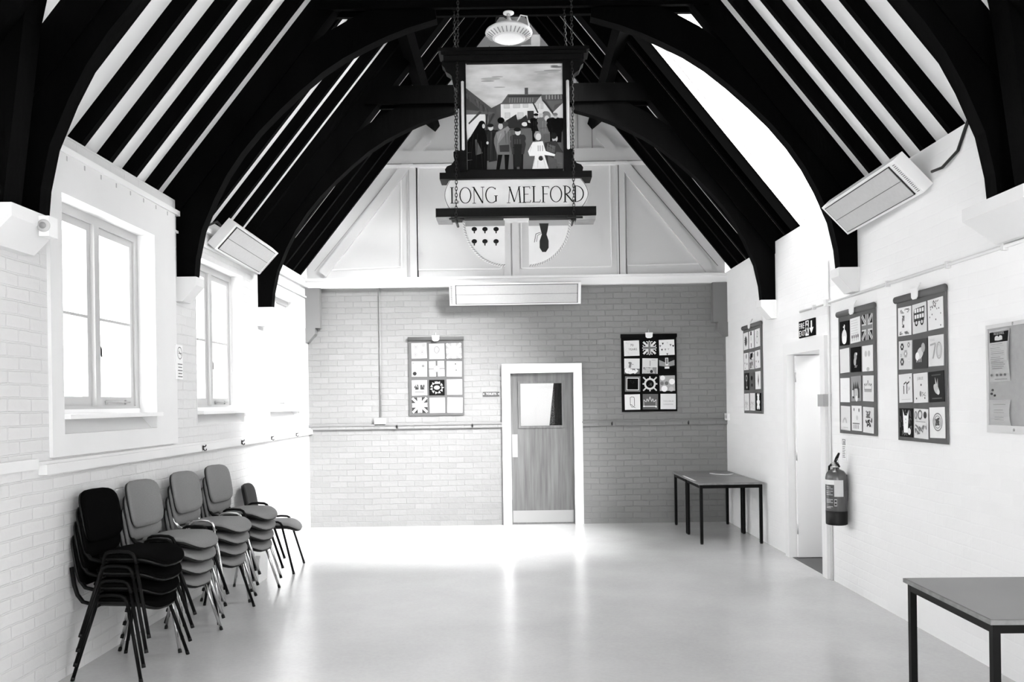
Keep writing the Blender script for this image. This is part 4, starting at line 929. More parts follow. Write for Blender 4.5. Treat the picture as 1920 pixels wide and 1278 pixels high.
m = MB(); m.tube([(lx - .0, 7.15, lz + .10), (lx - .05, 7.14, lz + .125), (lx - .10, 7.13, lz + .11), (lx - .11, 7.12, lz + .05)], .006, M['iron'], n=6); m.tube([(lx + .07, 7.13, lz + .075), (lx + .10, 7.12, lz + .12), (lx + .15, 7.12, lz + .11), (lx + .165, 7.12, lz + .04), (lx + .17, 7.13, lz)], .006, M['clip'], n=6); m.build('supply_cable', parent=t)
jb = on_y(1004, 80, 7.13); m = MB(); m.box(jb.x - .035, jb.x + .035, 7.08, 7.16, jb.z - .045, jb.z + .045, M['clip']); m.box(jb.x - .12, jb.x - .035, 7.10, 7.14, jb.z - .045, jb.z - .03, M['clip']); m.build('junction_box', parent=t, bevel=.006)

# ------------------------------------------------------------------ hanging village sign
SY = 6.90
def sg(px, py): q = on_y(px, py, SY); return q.x, q.z
scx = sg(963, 250)[0]
t = thing('village_sign', 'carved village sign reading Long Melford, hung on chains', 'sign', (scx, SY + .06, sg(963, 500)[1]))
def sbox(px0, py0, px1, py1, d0, d1, m, mb=None):
    cy = (py0 + py1) / 2; cxp = (px0 + px1) / 2
    (x0, _), (x1, _) = sg(px0, cy), sg(px1, cy); z0, z1 = sg(cxp, py1)[1], sg(cxp, py0)[1]
    mb.box(x0, x1, SY + d0, SY + d1, z0, z1, m)
    return x0, x1, z0, z1
W_ = M['signwood']
m = MB(); sbox(822, 92, 1104, 98, -.05, .17, W_, m); sbox(827, 98, 1099, 104, -.035, .155, W_, m); sbox(832, 104, 1094, 114, -.02, .14, W_, m); m.build('cornice', parent=t, bevel=.004)
m = MB(); sbox(861, 113, 874, 322, .0, .12, W_, m); sbox(1056, 113, 1069, 322, .0, .12, W_, m); sbox(874, 112, 1056, 117, .0, .12, W_, m); sbox(874, 317, 1056, 323, .0, .12, W_, m); m.build('picture_frame', parent=t, bevel=.003)
for nm, P0, P1 in (('half_column', (867, 152), (867, 282)), ('half_column', (1064, 150), (1064, 280))):
    a, b_ = sg(*P0), sg(*P1); m = MB(); m.lathe([(.004, b_[1]), (.012, b_[1] + .006), (.012, a[1] - .006), (.004, a[1])], (a[0], SY - .002, 0), M['signwhite'], 12); m.build(nm, parent=t)
def scroll(pts, mirror, nm):
    m = MB(); P = []
    for (px, py) in pts:
        x, z = sg(px, py)
        if mirror: x = 2 * scx - x
        P.append((x, z))
    m.prism(P, lambda x, z: (x, SY + .01, z), lambda x, z: (x, SY + .11, z), W_); m.build(nm, parent=t, bevel=.004)
up = [(862, 113), (829, 113), (828, 121), (833, 126), (836, 134), (843, 138), (847, 142), (848, 152), (851, 162), (856, 165), (862, 160)]
lo = [(862, 282), (857, 280), (850, 284), (850, 292), (852, 300), (846, 308), (838, 311), (834, 317), (836, 325), (862, 325)]
for mi_ in (False, True): scroll(up, mi_, 'upper_scroll'); scroll(lo, mi_, 'lower_scroll')
m = MB(); sbox(825, 324, 1109, 336, -.04, .16, W_, m); m.build('lower_rail', parent=t, bevel=.004)
m = MB(); x0, x1, z0, z1 = sbox(818, 391, 1117, 407, -.05, .17, W_, m); m.build('bottom_beam', parent=t, bevel=.004)
for (pa, pb) in ((819, 846), (1080, 1116)):
    m = MB(); sbox(pa, 406.5, pb, 413, -.045, .165, M['signend'], m); m.build('weathered_end', parent=t, bevel=.003)
# name board with bulging ends
bz0, bz1 = sg(963, 392)[1], sg(963, 336)[1]; bxl, bxr = sg(843, 364)[0], sg(1090, 364)[0]
P = [(bxl, bz0), (bxr, bz0)] + [(bxr + .06 * math.sin(PI * i / 10), bz0 + (bz1 - bz0) * i / 10) for i in range(1, 10)] + [(bxr, bz1), (bxl, bz1)] + [(bxl - .045 * math.sin(PI * i / 10), bz1 - (bz1 - bz0) * i / 10) for i in range(1, 10)]
m = MB(); m.prism(P, lambda x, z: (x, SY + .005, z), lambda x, z: (x, SY + .09, z), M['signwhite']); nb = m.build('name_board', parent=t)
m = MB(); dd = Draw(m, BACK((0, SY + .005, 0)), .0006)
dd.path([(bxl - .045 * math.sin(PI * i / 10) + .006, bz1 - (bz1 - bz0) * i / 10) for i in range(0, 11)], .004, 70); dd.path([(bxr + .06 * math.sin(PI * i / 10) - .006, bz0 + (bz1 - bz0) * i / 10) for i in range(0, 11)], .004, 70)
def roman(dd, word, u, v, h, m, sx=1.0):
    k, t1 = .085, .036   # thick and thin strokes
    def L_(p, q, w): dd.line((u + p[0] * h * sx, v + p[1] * h), (u + q[0] * h * sx, v + q[1] * h), w * h, m)
    def ser(x, y, w=.13): L_((x - w, y), (x + w, y), .035)
    def arc(cx, cy, rx, ry, a0, a1, n=16):
        nodes = []
        for i in range(n + 1):
            a = a0 + (a1 - a0) * i / n; w = (t1 + (k - t1) * abs(math.cos(a)) ** 1.3) / 2
            nx, ny = math.cos(a) * ry, math.sin(a) * rx; q = math.hypot(nx, ny); nx, ny = nx / q, ny / q
            X_, Y_ = cx + rx * math.cos(a), cy + ry * math.sin(a)
            nodes.append(((u + (X_ + nx * w) * h * sx, v + (Y_ + ny * w) * h), (u + (X_ - nx * w) * h * sx, v + (Y_ - ny * w) * h)))
        for A_, B_ in zip(nodes, nodes[1:]): dd.poly([A_[0], A_[1], B_[1], B_[0]], m); dd.d -= dd.step
        dd.d += dd.step
    for ch in word:
        if ch == 'L': L_((.18, 0), (.18, 1), k); ser(.18, 1); L_((.05, .02), (.62, .02), t1); L_((.62, .0), (.66, .17), t1); adv = .70
        elif ch == 'O': arc(.46, .5, .40, .49, 0, 2 * PI, 24); adv = .95
        elif ch == 'N': L_((.15, 0), (.15, 1), t1); L_((.12, 1), (.78, 0), k); L_((.78, 0), (.78, 1), t1); ser(.15, .0); ser(.08, 1, .08); ser(.78, 1); adv = .95
        elif ch == 'G': arc(.48, .5, .42, .49, PI * .28, PI * 1.72, 20); L_((.80, .08), (.80, .45), k); ser(.80, .45); L_((.75, .83), (.78, .95), t1); adv = 1.0
        elif ch == 'M': L_((.10, 0), (.20, 1), t1); L_((.18, 1), (.52, .05), k); L_((.52, .05), (.86, 1), t1); L_((.86, 1), (.94, 0), k); ser(.10, 0); ser(.94, 0); ser(.16, 1, .07); ser(.9, 1, .07); adv = 1.06
        elif ch in 'EF':
            L_((.16, 0), (.16, 1), k); ser(.16, 0); L_((.05, .98), (.56, .98), t1); L_((.16, .52), (.48, .52), t1); L_((.56, .99), (.58, .86), t1)
            if ch == 'E': L_((.05, .02), (.60, .02), t1); L_((.60, 0), (.64, .15), t1)
            adv = .68 if ch == 'E' else .62
        elif ch == 'R': L_((.16, 0), (.16, 1), k); ser(.16, 0); ser(.12, 1, .1); arc(.20, .75, .34, .24, -PI / 2, PI / 2, 12); L_((.24, .5), (.72, .0), k); ser(.74, .01, .06); adv = .74
        elif ch == 'D': L_((.16, 0), (.16, 1), k); ser(.12, 0, .1); ser(.12, 1, .1); arc(.22, .5, .52, .49, -PI / 2, PI / 2, 16); adv = .84
        else: adv = .42
        u += adv * h * sx
hL = .128; p = sg(843, 380); q = sg(951, 379)
wL = (sg(935, 365)[0] - p[0]) / (3.60 * hL); wM = (sg(1091, 365)[0] - q[0]) / (5.38 * hL)
roman(dd, 'LONG', p[0], bz0 + .052, hL, gm(20), wL); m.build('painted_lettering', parent=nb); m = MB(); dd = Draw(m, BACK((0, SY + .005, 0)), .0008); roman(dd, 'MELFORD', q[0], bz0 + .052, hL, gm(20), wM)
m.build('painted_lettering', parent=nb)
# painted scene in the frame: street, houses and gathered people
px0, pz0 = sg(873, 318); px1, pz1 = sg(1057, 116)
m = MB(); m.box(px0 - .01, px1 + .01, SY + .035, SY + .06, pz0 - .01, pz1 + .01, M['sky']); pn = m.build('painted_panel', parent=t)
m = MB(); dd = Draw(m, BACK((px0, SY + .035, pz0)), .0006, .0001); PW, PH = px1 - px0, pz1 - pz0
Z = lambda pts: [((x - 65) / 1010 * PW, (1 - (y - 85) / 1115) * PH) for x, y in pts]
def zp(pts, g): dd.poly([(min(max(u, 0), PW), min(max(v, 0), PH)) for u, v in Z(pts)], g)
def zd(x, y, rx, ry, g, a=0): (u, v), = Z([(x, y)]); dd.disc(u, v, rx / 1010 * PW, g, ry / 1115 * PH, 16, a)
for (x, y, rx, ry, g) in ((330, 235, 100, 14, 172), (300, 258, 70, 9, 160), (420, 325, 60, 6, 165), (900, 170, 130, 12, 172), (960, 155, 90, 8, 155), (1000, 120, 60, 9, 120), (980, 108, 40, 5, 95), (860, 190, 60, 6, 165), (400, 215, 60, 7, 165)): zd(x, y, rx, ry, g)
zp([(65, 700), (1075, 780), (1075, 1200), (65, 1200)], 105)                                    # road
zp([(300, 560), (440, 490), (450, 700), (640, 660), (700, 580), (760, 580), (760, 760), (300, 800)], 85)
zp([(430, 505), (1075, 500), (1075, 780), (700, 700), (640, 640), (520, 680), (430, 660)], 228)   # white house
zp([(430, 505), (505, 400), (850, 405), (780, 500)], 95); zp([(840, 410), (1075, 408), (1075, 495), (960, 600), (850, 470)], 90); zp([(900, 480), (1075, 470), (1075, 490), (980, 520), (955, 590)], 105)
zp([(500, 430), (830, 435), (850, 412), (510, 415)], 60); zp([(675, 335), (710, 335), (710, 405), (675, 405)], 90)
for x in range(520, 760, 26): zp([(x, 440), (x + 8, 440), (x + 4, 490), (x - 4, 490)], 135)
for x in range(890, 1060, 30): zp([(x, 415), (x + 12, 415), (x + 12, 460), (x, 460)], 150)
for (x, y, w, h) in ((460, 505, 60, 45), (555, 503, 72, 45), (655, 503, 55, 42), (780, 500, 40, 60), (835, 500, 28, 62), (470, 595, 55, 60), (600, 595, 60, 60), (820, 610, 45, 60)): zp([(x, y), (x + w, y), (x + w, y + h), (x, y + h)], 185); zp([(x + 5, y + 5), (x + w - 5, y + 5), (x + w - 5, y + h - 5), (x + 5, y + h - 5)], 205)
zp([(750, 490), (765, 490), (815, 600), (800, 605)], 60); zp([(850, 465), (870, 470), (990, 625), (965, 630)], 60)
zp([(960, 600), (1075, 490), (1075, 780), (1020, 780), (990, 640)], 222)
zp([(700, 580), (765, 580), (765, 680), (700, 680)], 55); zp([(480, 680), (585, 615), (600, 690), (690, 620), (720, 760), (500, 760)], 50)
zp([(65, 320), (330, 540), (380, 600), (65, 605)], 85); zp([(65, 420), (220, 560), (140, 600), (65, 600)], 70); zp([(65, 560), (370, 590), (300, 625), (65, 610)], 100)
zp([(70, 610), (270, 610), (275, 700), (110, 850), (85, 880)], 226); zp([(215, 575), (235, 590), (105, 715), (98, 700)], 70); zp([(275, 610), (300, 610), (290, 800), (270, 800)], 60); zp([(350, 600), (370, 610), (310, 720), (295, 710)], 65)
def stroke(x0, y0, x1, y1, w, g):
    L = math.hypot(x1 - x0, y1 - y0) or 1; nx, ny = -(y1 - y0) / L * w / 2, (x1 - x0) / L * w / 2
    zp([(x0 + nx, y0 + ny), (x0 - nx, y0 - ny), (x1 - nx * .3, y1 - ny * .3), (x1 + nx * .3, y1 + ny * .3)], g)
def figure(x, y, h, coat, legs, head, hat=None, w=1.0):
    """standing painted figure: x middle, y of the feet, h height in the survey's units"""
    a = h * .17 * w
    zp([(x - a * .9, y - h * .45), (x - a * .3, y - h * .45), (x - a * .25, y), (x - a * .85, y)], legs); zp([(x + a * .2, y - h * .45), (x + a * .9, y - h * .45), (x + a * .8, y), (x + a * .2, y)], legs)
    zp([(x - a * .9, y - h * .82), (x + a * .9, y - h * .82), (x + a * 1.35, y - h * .6), (x + a * 1.0, y - h * .36), (x - a * 1.0, y - h * .36), (x - a * 1.35, y - h * .6)], coat)
    for sx_ in (-1, 1): zd(x + sx_ * a * .85, y - h * .74, a * .5, h * .09, coat)
    zd(x, y - h * .80, a * .75, h * .05, coat)
    for q in (-.5, -.1, .35): stroke(x + a * q, y - h * .72, x + a * q * 1.15, y - h * .40, 7, min(255, coat + 28))
    for q in (-.55, .5): stroke(x + a * q, y - h * .36, x + a * q * .95, y - h * .04, 6, min(255, legs + 22))
    stroke(x - a * .9, y - h * .52, x + a * .9, y - h * .53, 8, max(5, coat - 20))
    zd(x, y - h * .89, h * .065, h * .08, head)
    if hat is not None: zd(x - h * .01, y - h * .95, h * .085, h * .05, hat)
figure(325, 1100, 390, 30, 35, 200, 30); zp([(290, 790), (370, 790), (385, 1100), (300, 1115)], 40)
zp([(205, 700), (260, 700), (265, 780), (290, 900), (280, 1200), (85, 1200), (85, 900), (150, 790)], 10); zd(235, 715, 34, 38, 12); zd(252, 735, 14, 24, 205); zd(290, 912, 12, 16, 200); zp([(165, 880), (175, 870), (240, 1020), (170, 1040)], 90)
figure(600, 1195, 440, 55, 25, 215, 30, .8); zp([(560, 930), (640, 930), (620, 1170), (560, 1170)], 35)
zp([(380, 800), (420, 780), (520, 790), (525, 1040), (385, 1035), (350, 890)], 115); zp([(395, 1040), (440, 1040), (410, 1195), (375, 1195)], 15); zp([(460, 1040), (510, 1040), (495, 1195), (465, 1195)], 15); zp([(410, 940), (510, 935), (510, 1010), (415, 1010)], 60); zd(425, 740, 24, 34, 195); zd(430, 680, 36, 34, 12); zp([(380, 810), (500, 740), (520, 770), (400, 920)], 140); zd(475, 715, 30, 26, 70)
zd(670, 722, 30, 22, 225); zp([(690, 700), (760, 720), (740, 770), (700, 755)], 20)
figure(790, 900, 290, 15, 15, 190, 20); figure(890, 960, 370, 110, 100, 200, 95, 1.1); zd(897, 640, 40, 50, 130); zd(897, 665, 24, 30, 205)
figure(985, 920, 310, 15, 15, 190, 120, 1.3); zp([(935, 690), (1010, 670), (1040, 760), (1020, 920), (985, 920)], 12)
zd(975, 880, 28, 40, 195); zd(965, 850, 32, 34, 30); zp([(870, 920), (985, 900), (1060, 1030), (990, 1020), (960, 1080), (1000, 1190), (900, 1190), (870, 1010)], 60); zp([(900, 940), (980, 960), (970, 1030), (890, 1010)], 95); zp([(900, 1060), (990, 1100), (990, 1195), (905, 1195)], 90)
zd(800, 845, 36, 46, 150); zd(808, 860, 28, 38, 215); zp([(750, 915), (850, 905), (880, 1010), (975, 1045), (970, 1065), (865, 1050), (910, 1200), (740, 1200), (770, 1060), (715, 1060), (700, 1010)], 240); zd(830, 1085, 24, 26, 60)
for x in (800, 820, 845): zp([(x, 950), (x + 8, 950), (x + 8, 1010), (x, 1010)], 150)
rb = random.Random(9)
for _ in range(60):
    x, y = rb.uniform(80, 1060), rb.uniform(1000, 1190)
    if 290 < x < 690 or 90 < x < 290 or 720 < x < 1000: continue
    stroke(x, y, x + rb.uniform(20, 50), y + rb.uniform(-4, 4), 6, rb.choice((92, 118, 125)))
for _ in range(26):
    x = rb.uniform(75, 300); stroke(x, 345 + (x - 65) * .80 + rb.uniform(8, 50), x + 6, 345 + (x - 65) * .80 + rb.uniform(60, 110), 6, rb.choice((60, 70, 105)))
for x0, y0, x1, y1, g in ((150, 800, 110, 1180, 32), (190, 820, 170, 1190, 28), (225, 900, 235, 1190, 36), (120, 900, 95, 1190, 26), (260, 960, 262, 1190, 34), (430, 820, 400, 900, 165), (470, 790, 480, 930, 85), (505, 800, 515, 1030, 90), (395, 900, 390, 1030, 140), (540, 800, 535, 1180, 95), (880, 940, 970, 1000, 50), (905, 930, 890, 1000, 110), (930, 945, 920, 1015, 105), (955, 955, 950, 1025, 110), (770, 1080, 750, 1195, 215), (850, 1070, 880, 1195, 210), (800, 1110, 795, 1190, 205), (735, 960, 720, 1020, 210), (330, 800, 320, 1100, 70), (355, 810, 350, 1100, 20)): stroke(x0, y0, x1, y1, 9, g)
m.build('street_scene', parent=pn)
# two quarter shields under the beam
for side in (-1, 1):
    if side < 0: ex, ix, tz, bz = sg(869, 412)[0], sg(946, 412)[0], sg(900, 412)[1], sg(940, 497)[1]
    else: ex, ix, tz, bz = sg(1069, 411)[0], sg(991, 411)[0], sg(1030, 411)[1], sg(993, 497)[1]
    rx, rz_ = abs(ex - ix), tz - bz; sgn = 1 if ex > ix else -1
    arcp = [(ix + sgn * rx * math.cos(PI / 2 * i / 14), tz - rz_ * math.sin(PI / 2 * i / 14)) for i in range(15)]
    m = MB(); m.prism([(ix, tz)] + arcp, lambda x, z: (x, SY + .03, z), lambda x, z: (x, SY + .07, z), M['signwhite']); sh = m.build('shield_quarter', parent=t)
    m = MB(); m.tube([(x, SY + .028, z) for x, z in arcp], .010, M['signwhite'], n=8)
    for i in range(26):
        a = PI / 2 * (i + .5) / 26; c = Vector((ix + sgn * rx * math.cos(a), SY + .019, tz - rz_ * math.sin(a))); tv = Vector((-sgn * rx * math.sin(a), 0, -rz_ * math.cos(a))).normalized(); nv = Vector((tv.z, 0, -tv.x)); m.tube([c + tv * .007 - nv * .007, c - Vector((0, .004, 0)), c - tv * .007 + nv * .007], .0032, gm(165), n=5)
    m.build('rope_edge', parent=sh)
    m = MB(); dd = Draw(m, BACK((0, SY + .03, 0)), .0006)
    if side < 0:
        dd.rect(ex + .012, tz - .045, ix, tz, 150)
        for r_, yy in enumerate((432, 451)):
            for px_ in (889, 909, 930):
                x, z = sg(px_, yy - (0 if r_ else 4)); dd.disc(x, z, .022, 30, .018); dd.rect(x - .005, z - .034, x + .005, z, 40)
    else:
        dd.rect(ix, tz - .045, ex - .012, tz, 165); x, z = sg(1020, 420); c = [sg(*q) for q in ((1011, 417), (1029, 417), (1027, 430), (1025, 438), (1029, 450), (1029, 463), (1024, 471), (1017, 471), (1012, 463), (1012, 450), (1016, 438), (1014, 430))]; dd.poly(c, 45); dd.path([sg(*q) for q in ((1014, 434), (1005, 437), (1002, 453))], .005, 90); dd.path([sg(*q) for q in ((1015, 436), (1008, 440), (1006, 452))], .004, 90)
    m.build('painted_charge', parent=sh)
m = MB(); sbox(944, 407, 992, 413, .04, .10, M['signwhite'], m); m.build('joint_strip', parent=t)
# chains
CH = MB(); pitch, lr = .026, .0029
def chain(x0, y0, z0, z1, label, x1=None, y1=None):
    m = MB(); n = int((z1 - z0) / pitch); x1 = x0 if x1 is None else x1; y1 = y0 if y1 is None else y1
    for i in range(n):
        f = i / n; x, y, z = x0 + (x1 - x0) * f, y0 + (y1 - y0) * f, z0 + pitch * (i + .5)
        m.tube([(x + (.0085 * math.cos(q) if i % 2 else 0), y + (0 if i % 2 else .0085 * math.cos(q)), z + .018 * math.sin(q)) for q in [2 * PI * k / 10 for k in range(10)]], lr, M['iron'], n=5, closed=True)
    m.tube([(x1, y1, z1 - .01), (x1, y1 + .03, z1 + .01), (x1, y1 + .11, z1 + .01)], .006, M['iron'], n=6)
    tag(m.build('hanging_chain'), label, 'chain', 'chains of the village sign')
zb = sg(855, 412)[1] - .01
chain(sg(856, 400)[0], SY - .062, zb, 5.03, 'black chain in front of the village sign at the L of its name', sg(859, 20)[0], SY + .04)
chain(sg(1075, 400)[0], SY - .062, zb + .01, 5.03, 'black chain in front of the village sign at the D of its name', sg(1072, 20)[0], SY + .04)
chain(sg(853, 400)[0], SY + .21, zb + .06, 5.03, 'black chain behind the village sign at the L end', sg(847, 20)[0], SY + .30)
chain(sg(1079, 400)[0], SY + .21, zb + .06, 5.03, 'black chain behind the village sign at the D end', sg(1061, 20)[0], SY + .30)
for (px, py) in ((855, 405), (1075, 402)):
    x, z = sg(px, py); m = MB(); m.tube([(x - .0, SY - .075, z - .035), (x, SY + .235, z - .035)], .011, M['iron']); m.tube([(x - .05, SY - .062, z - .035), (x + .07, SY - .062, z - .035)], .008, M['iron']); m.build('chain_bolt', parent=t)

# ------------------------------------------------------------------ things on the fire exit wall
zc = 2.485
t = thing('conduit_run', 'white horizontal conduit along the fire exit wall above the hangings', 'conduit', (XR, 5.5, zc))
m = MB(); m.tube([(XR - .014, 2.2, zc), (XR - .014, 8.50, zc)], .012, M['galv']); m.build('pipe', parent=t)
for y in (3.6, 4.95, 5.6, 6.5, 8.1): m = MB(); m.box(XR - .030, XR, y - .012, y + .012, zc - .022, zc + .022, M['galv']); m.build('saddle_clip', parent=t)
vy = on_x(1556, 600, XR).y
t = thing('conduit_drop', 'vertical conduit beside the fire exit doorway', 'conduit', (XR, vy, 0))
m = MB(); m.tube([(XR - .014, vy, 0.0), (XR - .014, vy, 2.86)], .011, M['galv']); m.build('pipe', parent=t)
m = MB(); m.box(XR - .045, XR, vy - .03, vy + .03, zc - .03, zc + .03, M['galv']); m.build('tee_box', parent=t, bevel=.006)
q = on_x(1554, 750, XR); m = MB(); m.box(XR - .07, XR, q.y - .055, q.y + .09, q.z - .055, q.z + .055, M['greybox']); tag(m.build('switch_box', bevel=.006), 'grey metal switch box on the conduit beside the doorway', 'switch')
# fire exit sign
A_, B_ = on_x(1500, 615, XR), on_x(1530, 612, XR); L_ = A_.y - B_.y; zt, z0 = on_x(1515, 599, XR).z, on_x(1515, 631, XR).z; Hs = zt - z0
t = thing('exit_sign', 'black and white fire exit sign above the doorway', 'sign', (XR, (A_.y + B_.y) / 2, z0))
P = RIGHT((XR - .012, A_.y, z0)); m = MB(); m.box(XR - .012, XR, B_.y, A_.y, z0, zt, gm(12)); m.build('board', parent=t)
m = MB(); dd = Draw(m, P, .0008)
dd.text('FIRE', .02 * L_, .54 * Hs, .34 * Hs, 245, 'LEFT', L_ * .34 / (.34 * Hs * 2.55)); dd.text('EXIT', .02 * L_, .10 * Hs, .34 * Hs, 245, 'LEFT', L_ * .38 / (.34 * Hs * 2.55))
dd.rect(.44 * L_, .06 * Hs, .64 * L_, .94 * Hs, 240); dd.disc(.55 * L_, .82 * Hs, .05 * L_, 12, .08 * Hs); dd.line((.54 * L_, .72 * Hs), (.52 * L_, .42 * Hs), .06 * L_, 12); dd.line((.52 * L_, .42 * Hs), (.60 * L_, .14 * Hs), .04 * L_, 12); dd.line((.52 * L_, .44 * Hs), (.46 * L_, .2 * Hs), .04 * L_, 12); dd.line((.54 * L_, .66 * Hs), (.62 * L_, .5 * Hs), .035 * L_, 12); dd.line((.53 * L_, .66 * Hs), (.46 * L_, .55 * Hs), .035 * L_, 12)
dd.rect(.77 * L_, .4 * Hs, .85 * L_, .88 * Hs, 245); dd.poly([(.68 * L_, .48 * Hs), (.94 * L_, .48 * Hs), (.81 * L_, .14 * Hs)], 245); m.build('pictogram', parent=t)
# fire extinguisher
ey, ex = 7.36, XR - .106; ez = .555
t = thing('fire_extinguisher', 'dark fire extinguisher hung on the white wall beside the doorway', 'fire extinguisher', (ex, ey, ez))
m = MB(); m.lathe([(.086, .115), (.0875, .12), (.0875, .40), (.082, .43), (.066, .455), (.04, .468), (.026, .472), (.026, .485)], (ex, ey, ez), M['ext'], 32); m.build('cylinder_body', parent=t)
m = MB(); m.lathe([(.075, 0), (.088, .006), (.089, .02), (.089, .118), (.087, .12)], (ex, ey, ez), M['black'], 32); m.box(ex - .02, ex + .02, ey + .08, ey + .10, ez + .02, ez + .07, M['black']); m.build('base_skirt', parent=t)
m = MB(); m.lathe([(.022, .48), (.022, .50), (.015, .505), (.015, .535)], (ex, ey, ez), M['steel'], 16); m.tube([(ex, ey, ez + .515), (ex - .02, ey + .03, ez + .515)], .012, M['steel']); m.build('valve', parent=t)
m = MB(); m.tube([(ex, ey + .015, ez + .535), (ex - .005, ey - .03, ez + .565), (ex - .005, ey - .085, ez + .61)], [.012, .014, .009], M['black'], flat=1.0); m.tube([(ex, ey + .01, ez + .53), (ex - .005, ey - .04, ez + .522), (ex - .005, ey - .09, ez + .50)], [.011, .012, .008], M['black']); m.build('handle_lever', parent=t)
m = MB(); m.tube([(ex - .006, ey - .055 + .02 * math.cos(k * .6), ez + .545 + .02 * math.sin(k * .6)) for k in range(11)], .002, M['steel'], n=5); m.build('safety_pin', parent=t)
m = MB(); m.tube([(ex - .02, ey + .03, ez + .515), (ex - .03, ey + .075, ez + .49), (ex - .025, ey + .10, ez + .40), (ex, ey + .105, ez + .2), (ex, ey + .100, ez + .08)], .010, M['black']); m.build('hose', parent=t)
def wrap(mb, a0, a1, z0, z1, mat_, r=.0885, n=12):
    vs = []
    for i in range(n + 1):
        a = a0 + (a1 - a0) * i / n
        for z in (z0, z1): vs.append((ex + r * math.cos(a), ey + r * math.sin(a), ez + z))
    mb.faces(vs, [(2 * i, 2 * i + 2, 2 * i + 3, 2 * i + 1) for i in range(n)], mat_, True)
# the face turned to the room centre is around angle pi+0.9
fa = PI + 1.15
m = MB(); wrap(m, fa - 1.35, fa - .12, .345, .385, gm(232)); wrap(m, fa - .12, fa + .75, .245, .385, gm(205), .0892)
for i, z in enumerate((.325, .31, .29, .275, .26, .22, .207, .195, .16, .15)): wrap(m, fa - 1.0, fa - (.25 if i % 3 else .45), z - .0025, z + .0025, gm(190), .0888, 8)
wrap(m, fa - .12, fa + .12, .165, .225, gm(190), .0888, 4); wrap(m, fa - .09, fa + .09, .172, .19, gm(50), .0891, 3); wrap(m, fa - .09, fa + .09, .198, .218, gm(50), .0891, 3)
m.build('instruction_label', parent=t)
m = MB(); m.box(XR - .022, XR, ey + .03, ey + .06, ez + .20, ez + .42, M['iron']); m.build('wall_mount', parent=t)
A_, B_ = on_x(1580, 842, XR), on_x(1588, 842, XR); zt, z0 = on_x(1584, 822, XR).z, on_x(1584, 863, XR).z
m = MB(); m.box(XR - .006, XR, B_.y, A_.y, z0, zt, gm(236)); dd = Draw(m, RIGHT((XR - .006, A_.y, z0)), .0006); w, h = A_.y - B_.y, zt - z0
dd.rect(.1 * w, .72 * h, .85 * w, .97 * h, 110); dd.rect(.2 * w, .75 * h, .75 * w, .94 * h, 225); dd.rect(.4 * w, .76 * h, .6 * w, .9 * h, 90)
for i in range(7): dd.rect(.15 * w, (.62 - .08 * i) * h, (.8 - .1 * (i % 2)) * w, (.65 - .08 * i) * h, 120)
tag(m.build('extinguisher_sign'), 'narrow white instruction sign above the fire extinguisher', 'sign')
# notice board with two papers
zt, z0 = 2.048, 1.415; yA, yB_ = 5.14, 3.75
t = thing('notice_board', 'grey felt notice board in a pale wooden frame', 'notice board', (XR, (yA + yB_) / 2, z0))
m = MB(); m.box(XR - .018, XR, yB_ + .01, yA - .01, z0 + .04, zt - .02, M['felt']); m.build('felt_panel', parent=t)
m = MB()
for (a, b2, c, d_) in ((yB_, yA, zt - .022, zt), (yB_, yA, z0, z0 + .045), (yA - .014, yA, z0 + .045, zt - .022), (yB_, yB_ + .014, z0 + .045, zt - .022)): m.box(XR - .026, XR, a, b2, c, d_, M['woodframe'])
m.build('board_frame', parent=t, bevel=.003)
m = MB()
for y, z in ((4.86, zt - .011), (4.86, z0 + .022), (4.2, zt - .011)): m.lathe([(.008, 0), (.008, -.003)], (XR - .026, y, z), M['steel'], 10, 'x')
m.build('screw', parent=t)
def paper(yl, yr, z0, z1, name, label, fn, g=225):
    P = RIGHT((XR - .021, yl, z0)); w, h = yl - yr, z1 - z0; m = MB(); n = 8
    bend = lambda v: .010 * max(0, math.sin(v * PI)) + .002
    vs = [P(u, h * k / n, bend(k / n) * (u / w)) for k in range(n + 1) for u in (0, w)]
    m.faces(vs, [(2 * k, 2 * k + 1, 2 * k + 3, 2 * k + 2) for k in range(n)], gm(g)); bmesh.ops.solidify(m.bm, geom=m.bm.faces[:], thickness=.0006)
    class Bent(Panel):
        def __call__(s, u, v, d=0): return s.o + s.U * u + s.V * v + s.N * (d + bend(min(1, max(0, v / h))) * (u / w))
    dd = Draw(m, Bent(P.o, P.U, P.V, P.N), .0012); fn(dd, w, h); tag(m.build(name), label, 'poster')
def poster(d, w, h):
    for k in range(4): d.rect(.04 * w, (.76 + .05 * k) * h, .96 * w, (.81 + .05 * k) * h, 22)
    d.text('THE OLD SCHOOL', .5 * w, .905 * h, .05 * h, 215, 'CENTER', .62)
    for s_ in (-1, 1):
        for k in range(4): d.poly([(.5 * w, (.79 + .014 * k) * h), (.5 * w + s_ * .2 * w, (.80 + .014 * k) * h), (.5 * w + s_ * .16 * w, (.835 + .014 * k) * h), (.5 * w + s_ * .06 * w, (.845 + .014 * k) * h), (.5 * w, (.825 + .01 * k) * h)], 200 + 10 * (k % 2))
    for k in range(6): d.rect(.04 * w, (.40 + .06 * k) * h, .96 * w, (.46 + .06 * k) * h, 188)
    r = random.Random(3)
    for i in range(14):
        v = (.72 - .036 * i) * h; a = r.uniform(.08, .2); d.rect(a * w, v, (a + r.uniform(.5, .7)) * w, v + .009 * h, r.choice((110, 140, 160)))
    for u in (.15, .42, .62, .82): d.disc(u * w, .13 * h, .06 * w, 120, .025 * h)
    d.rect(.3 * w, .04 * h, .9 * w, .055 * h, 150)
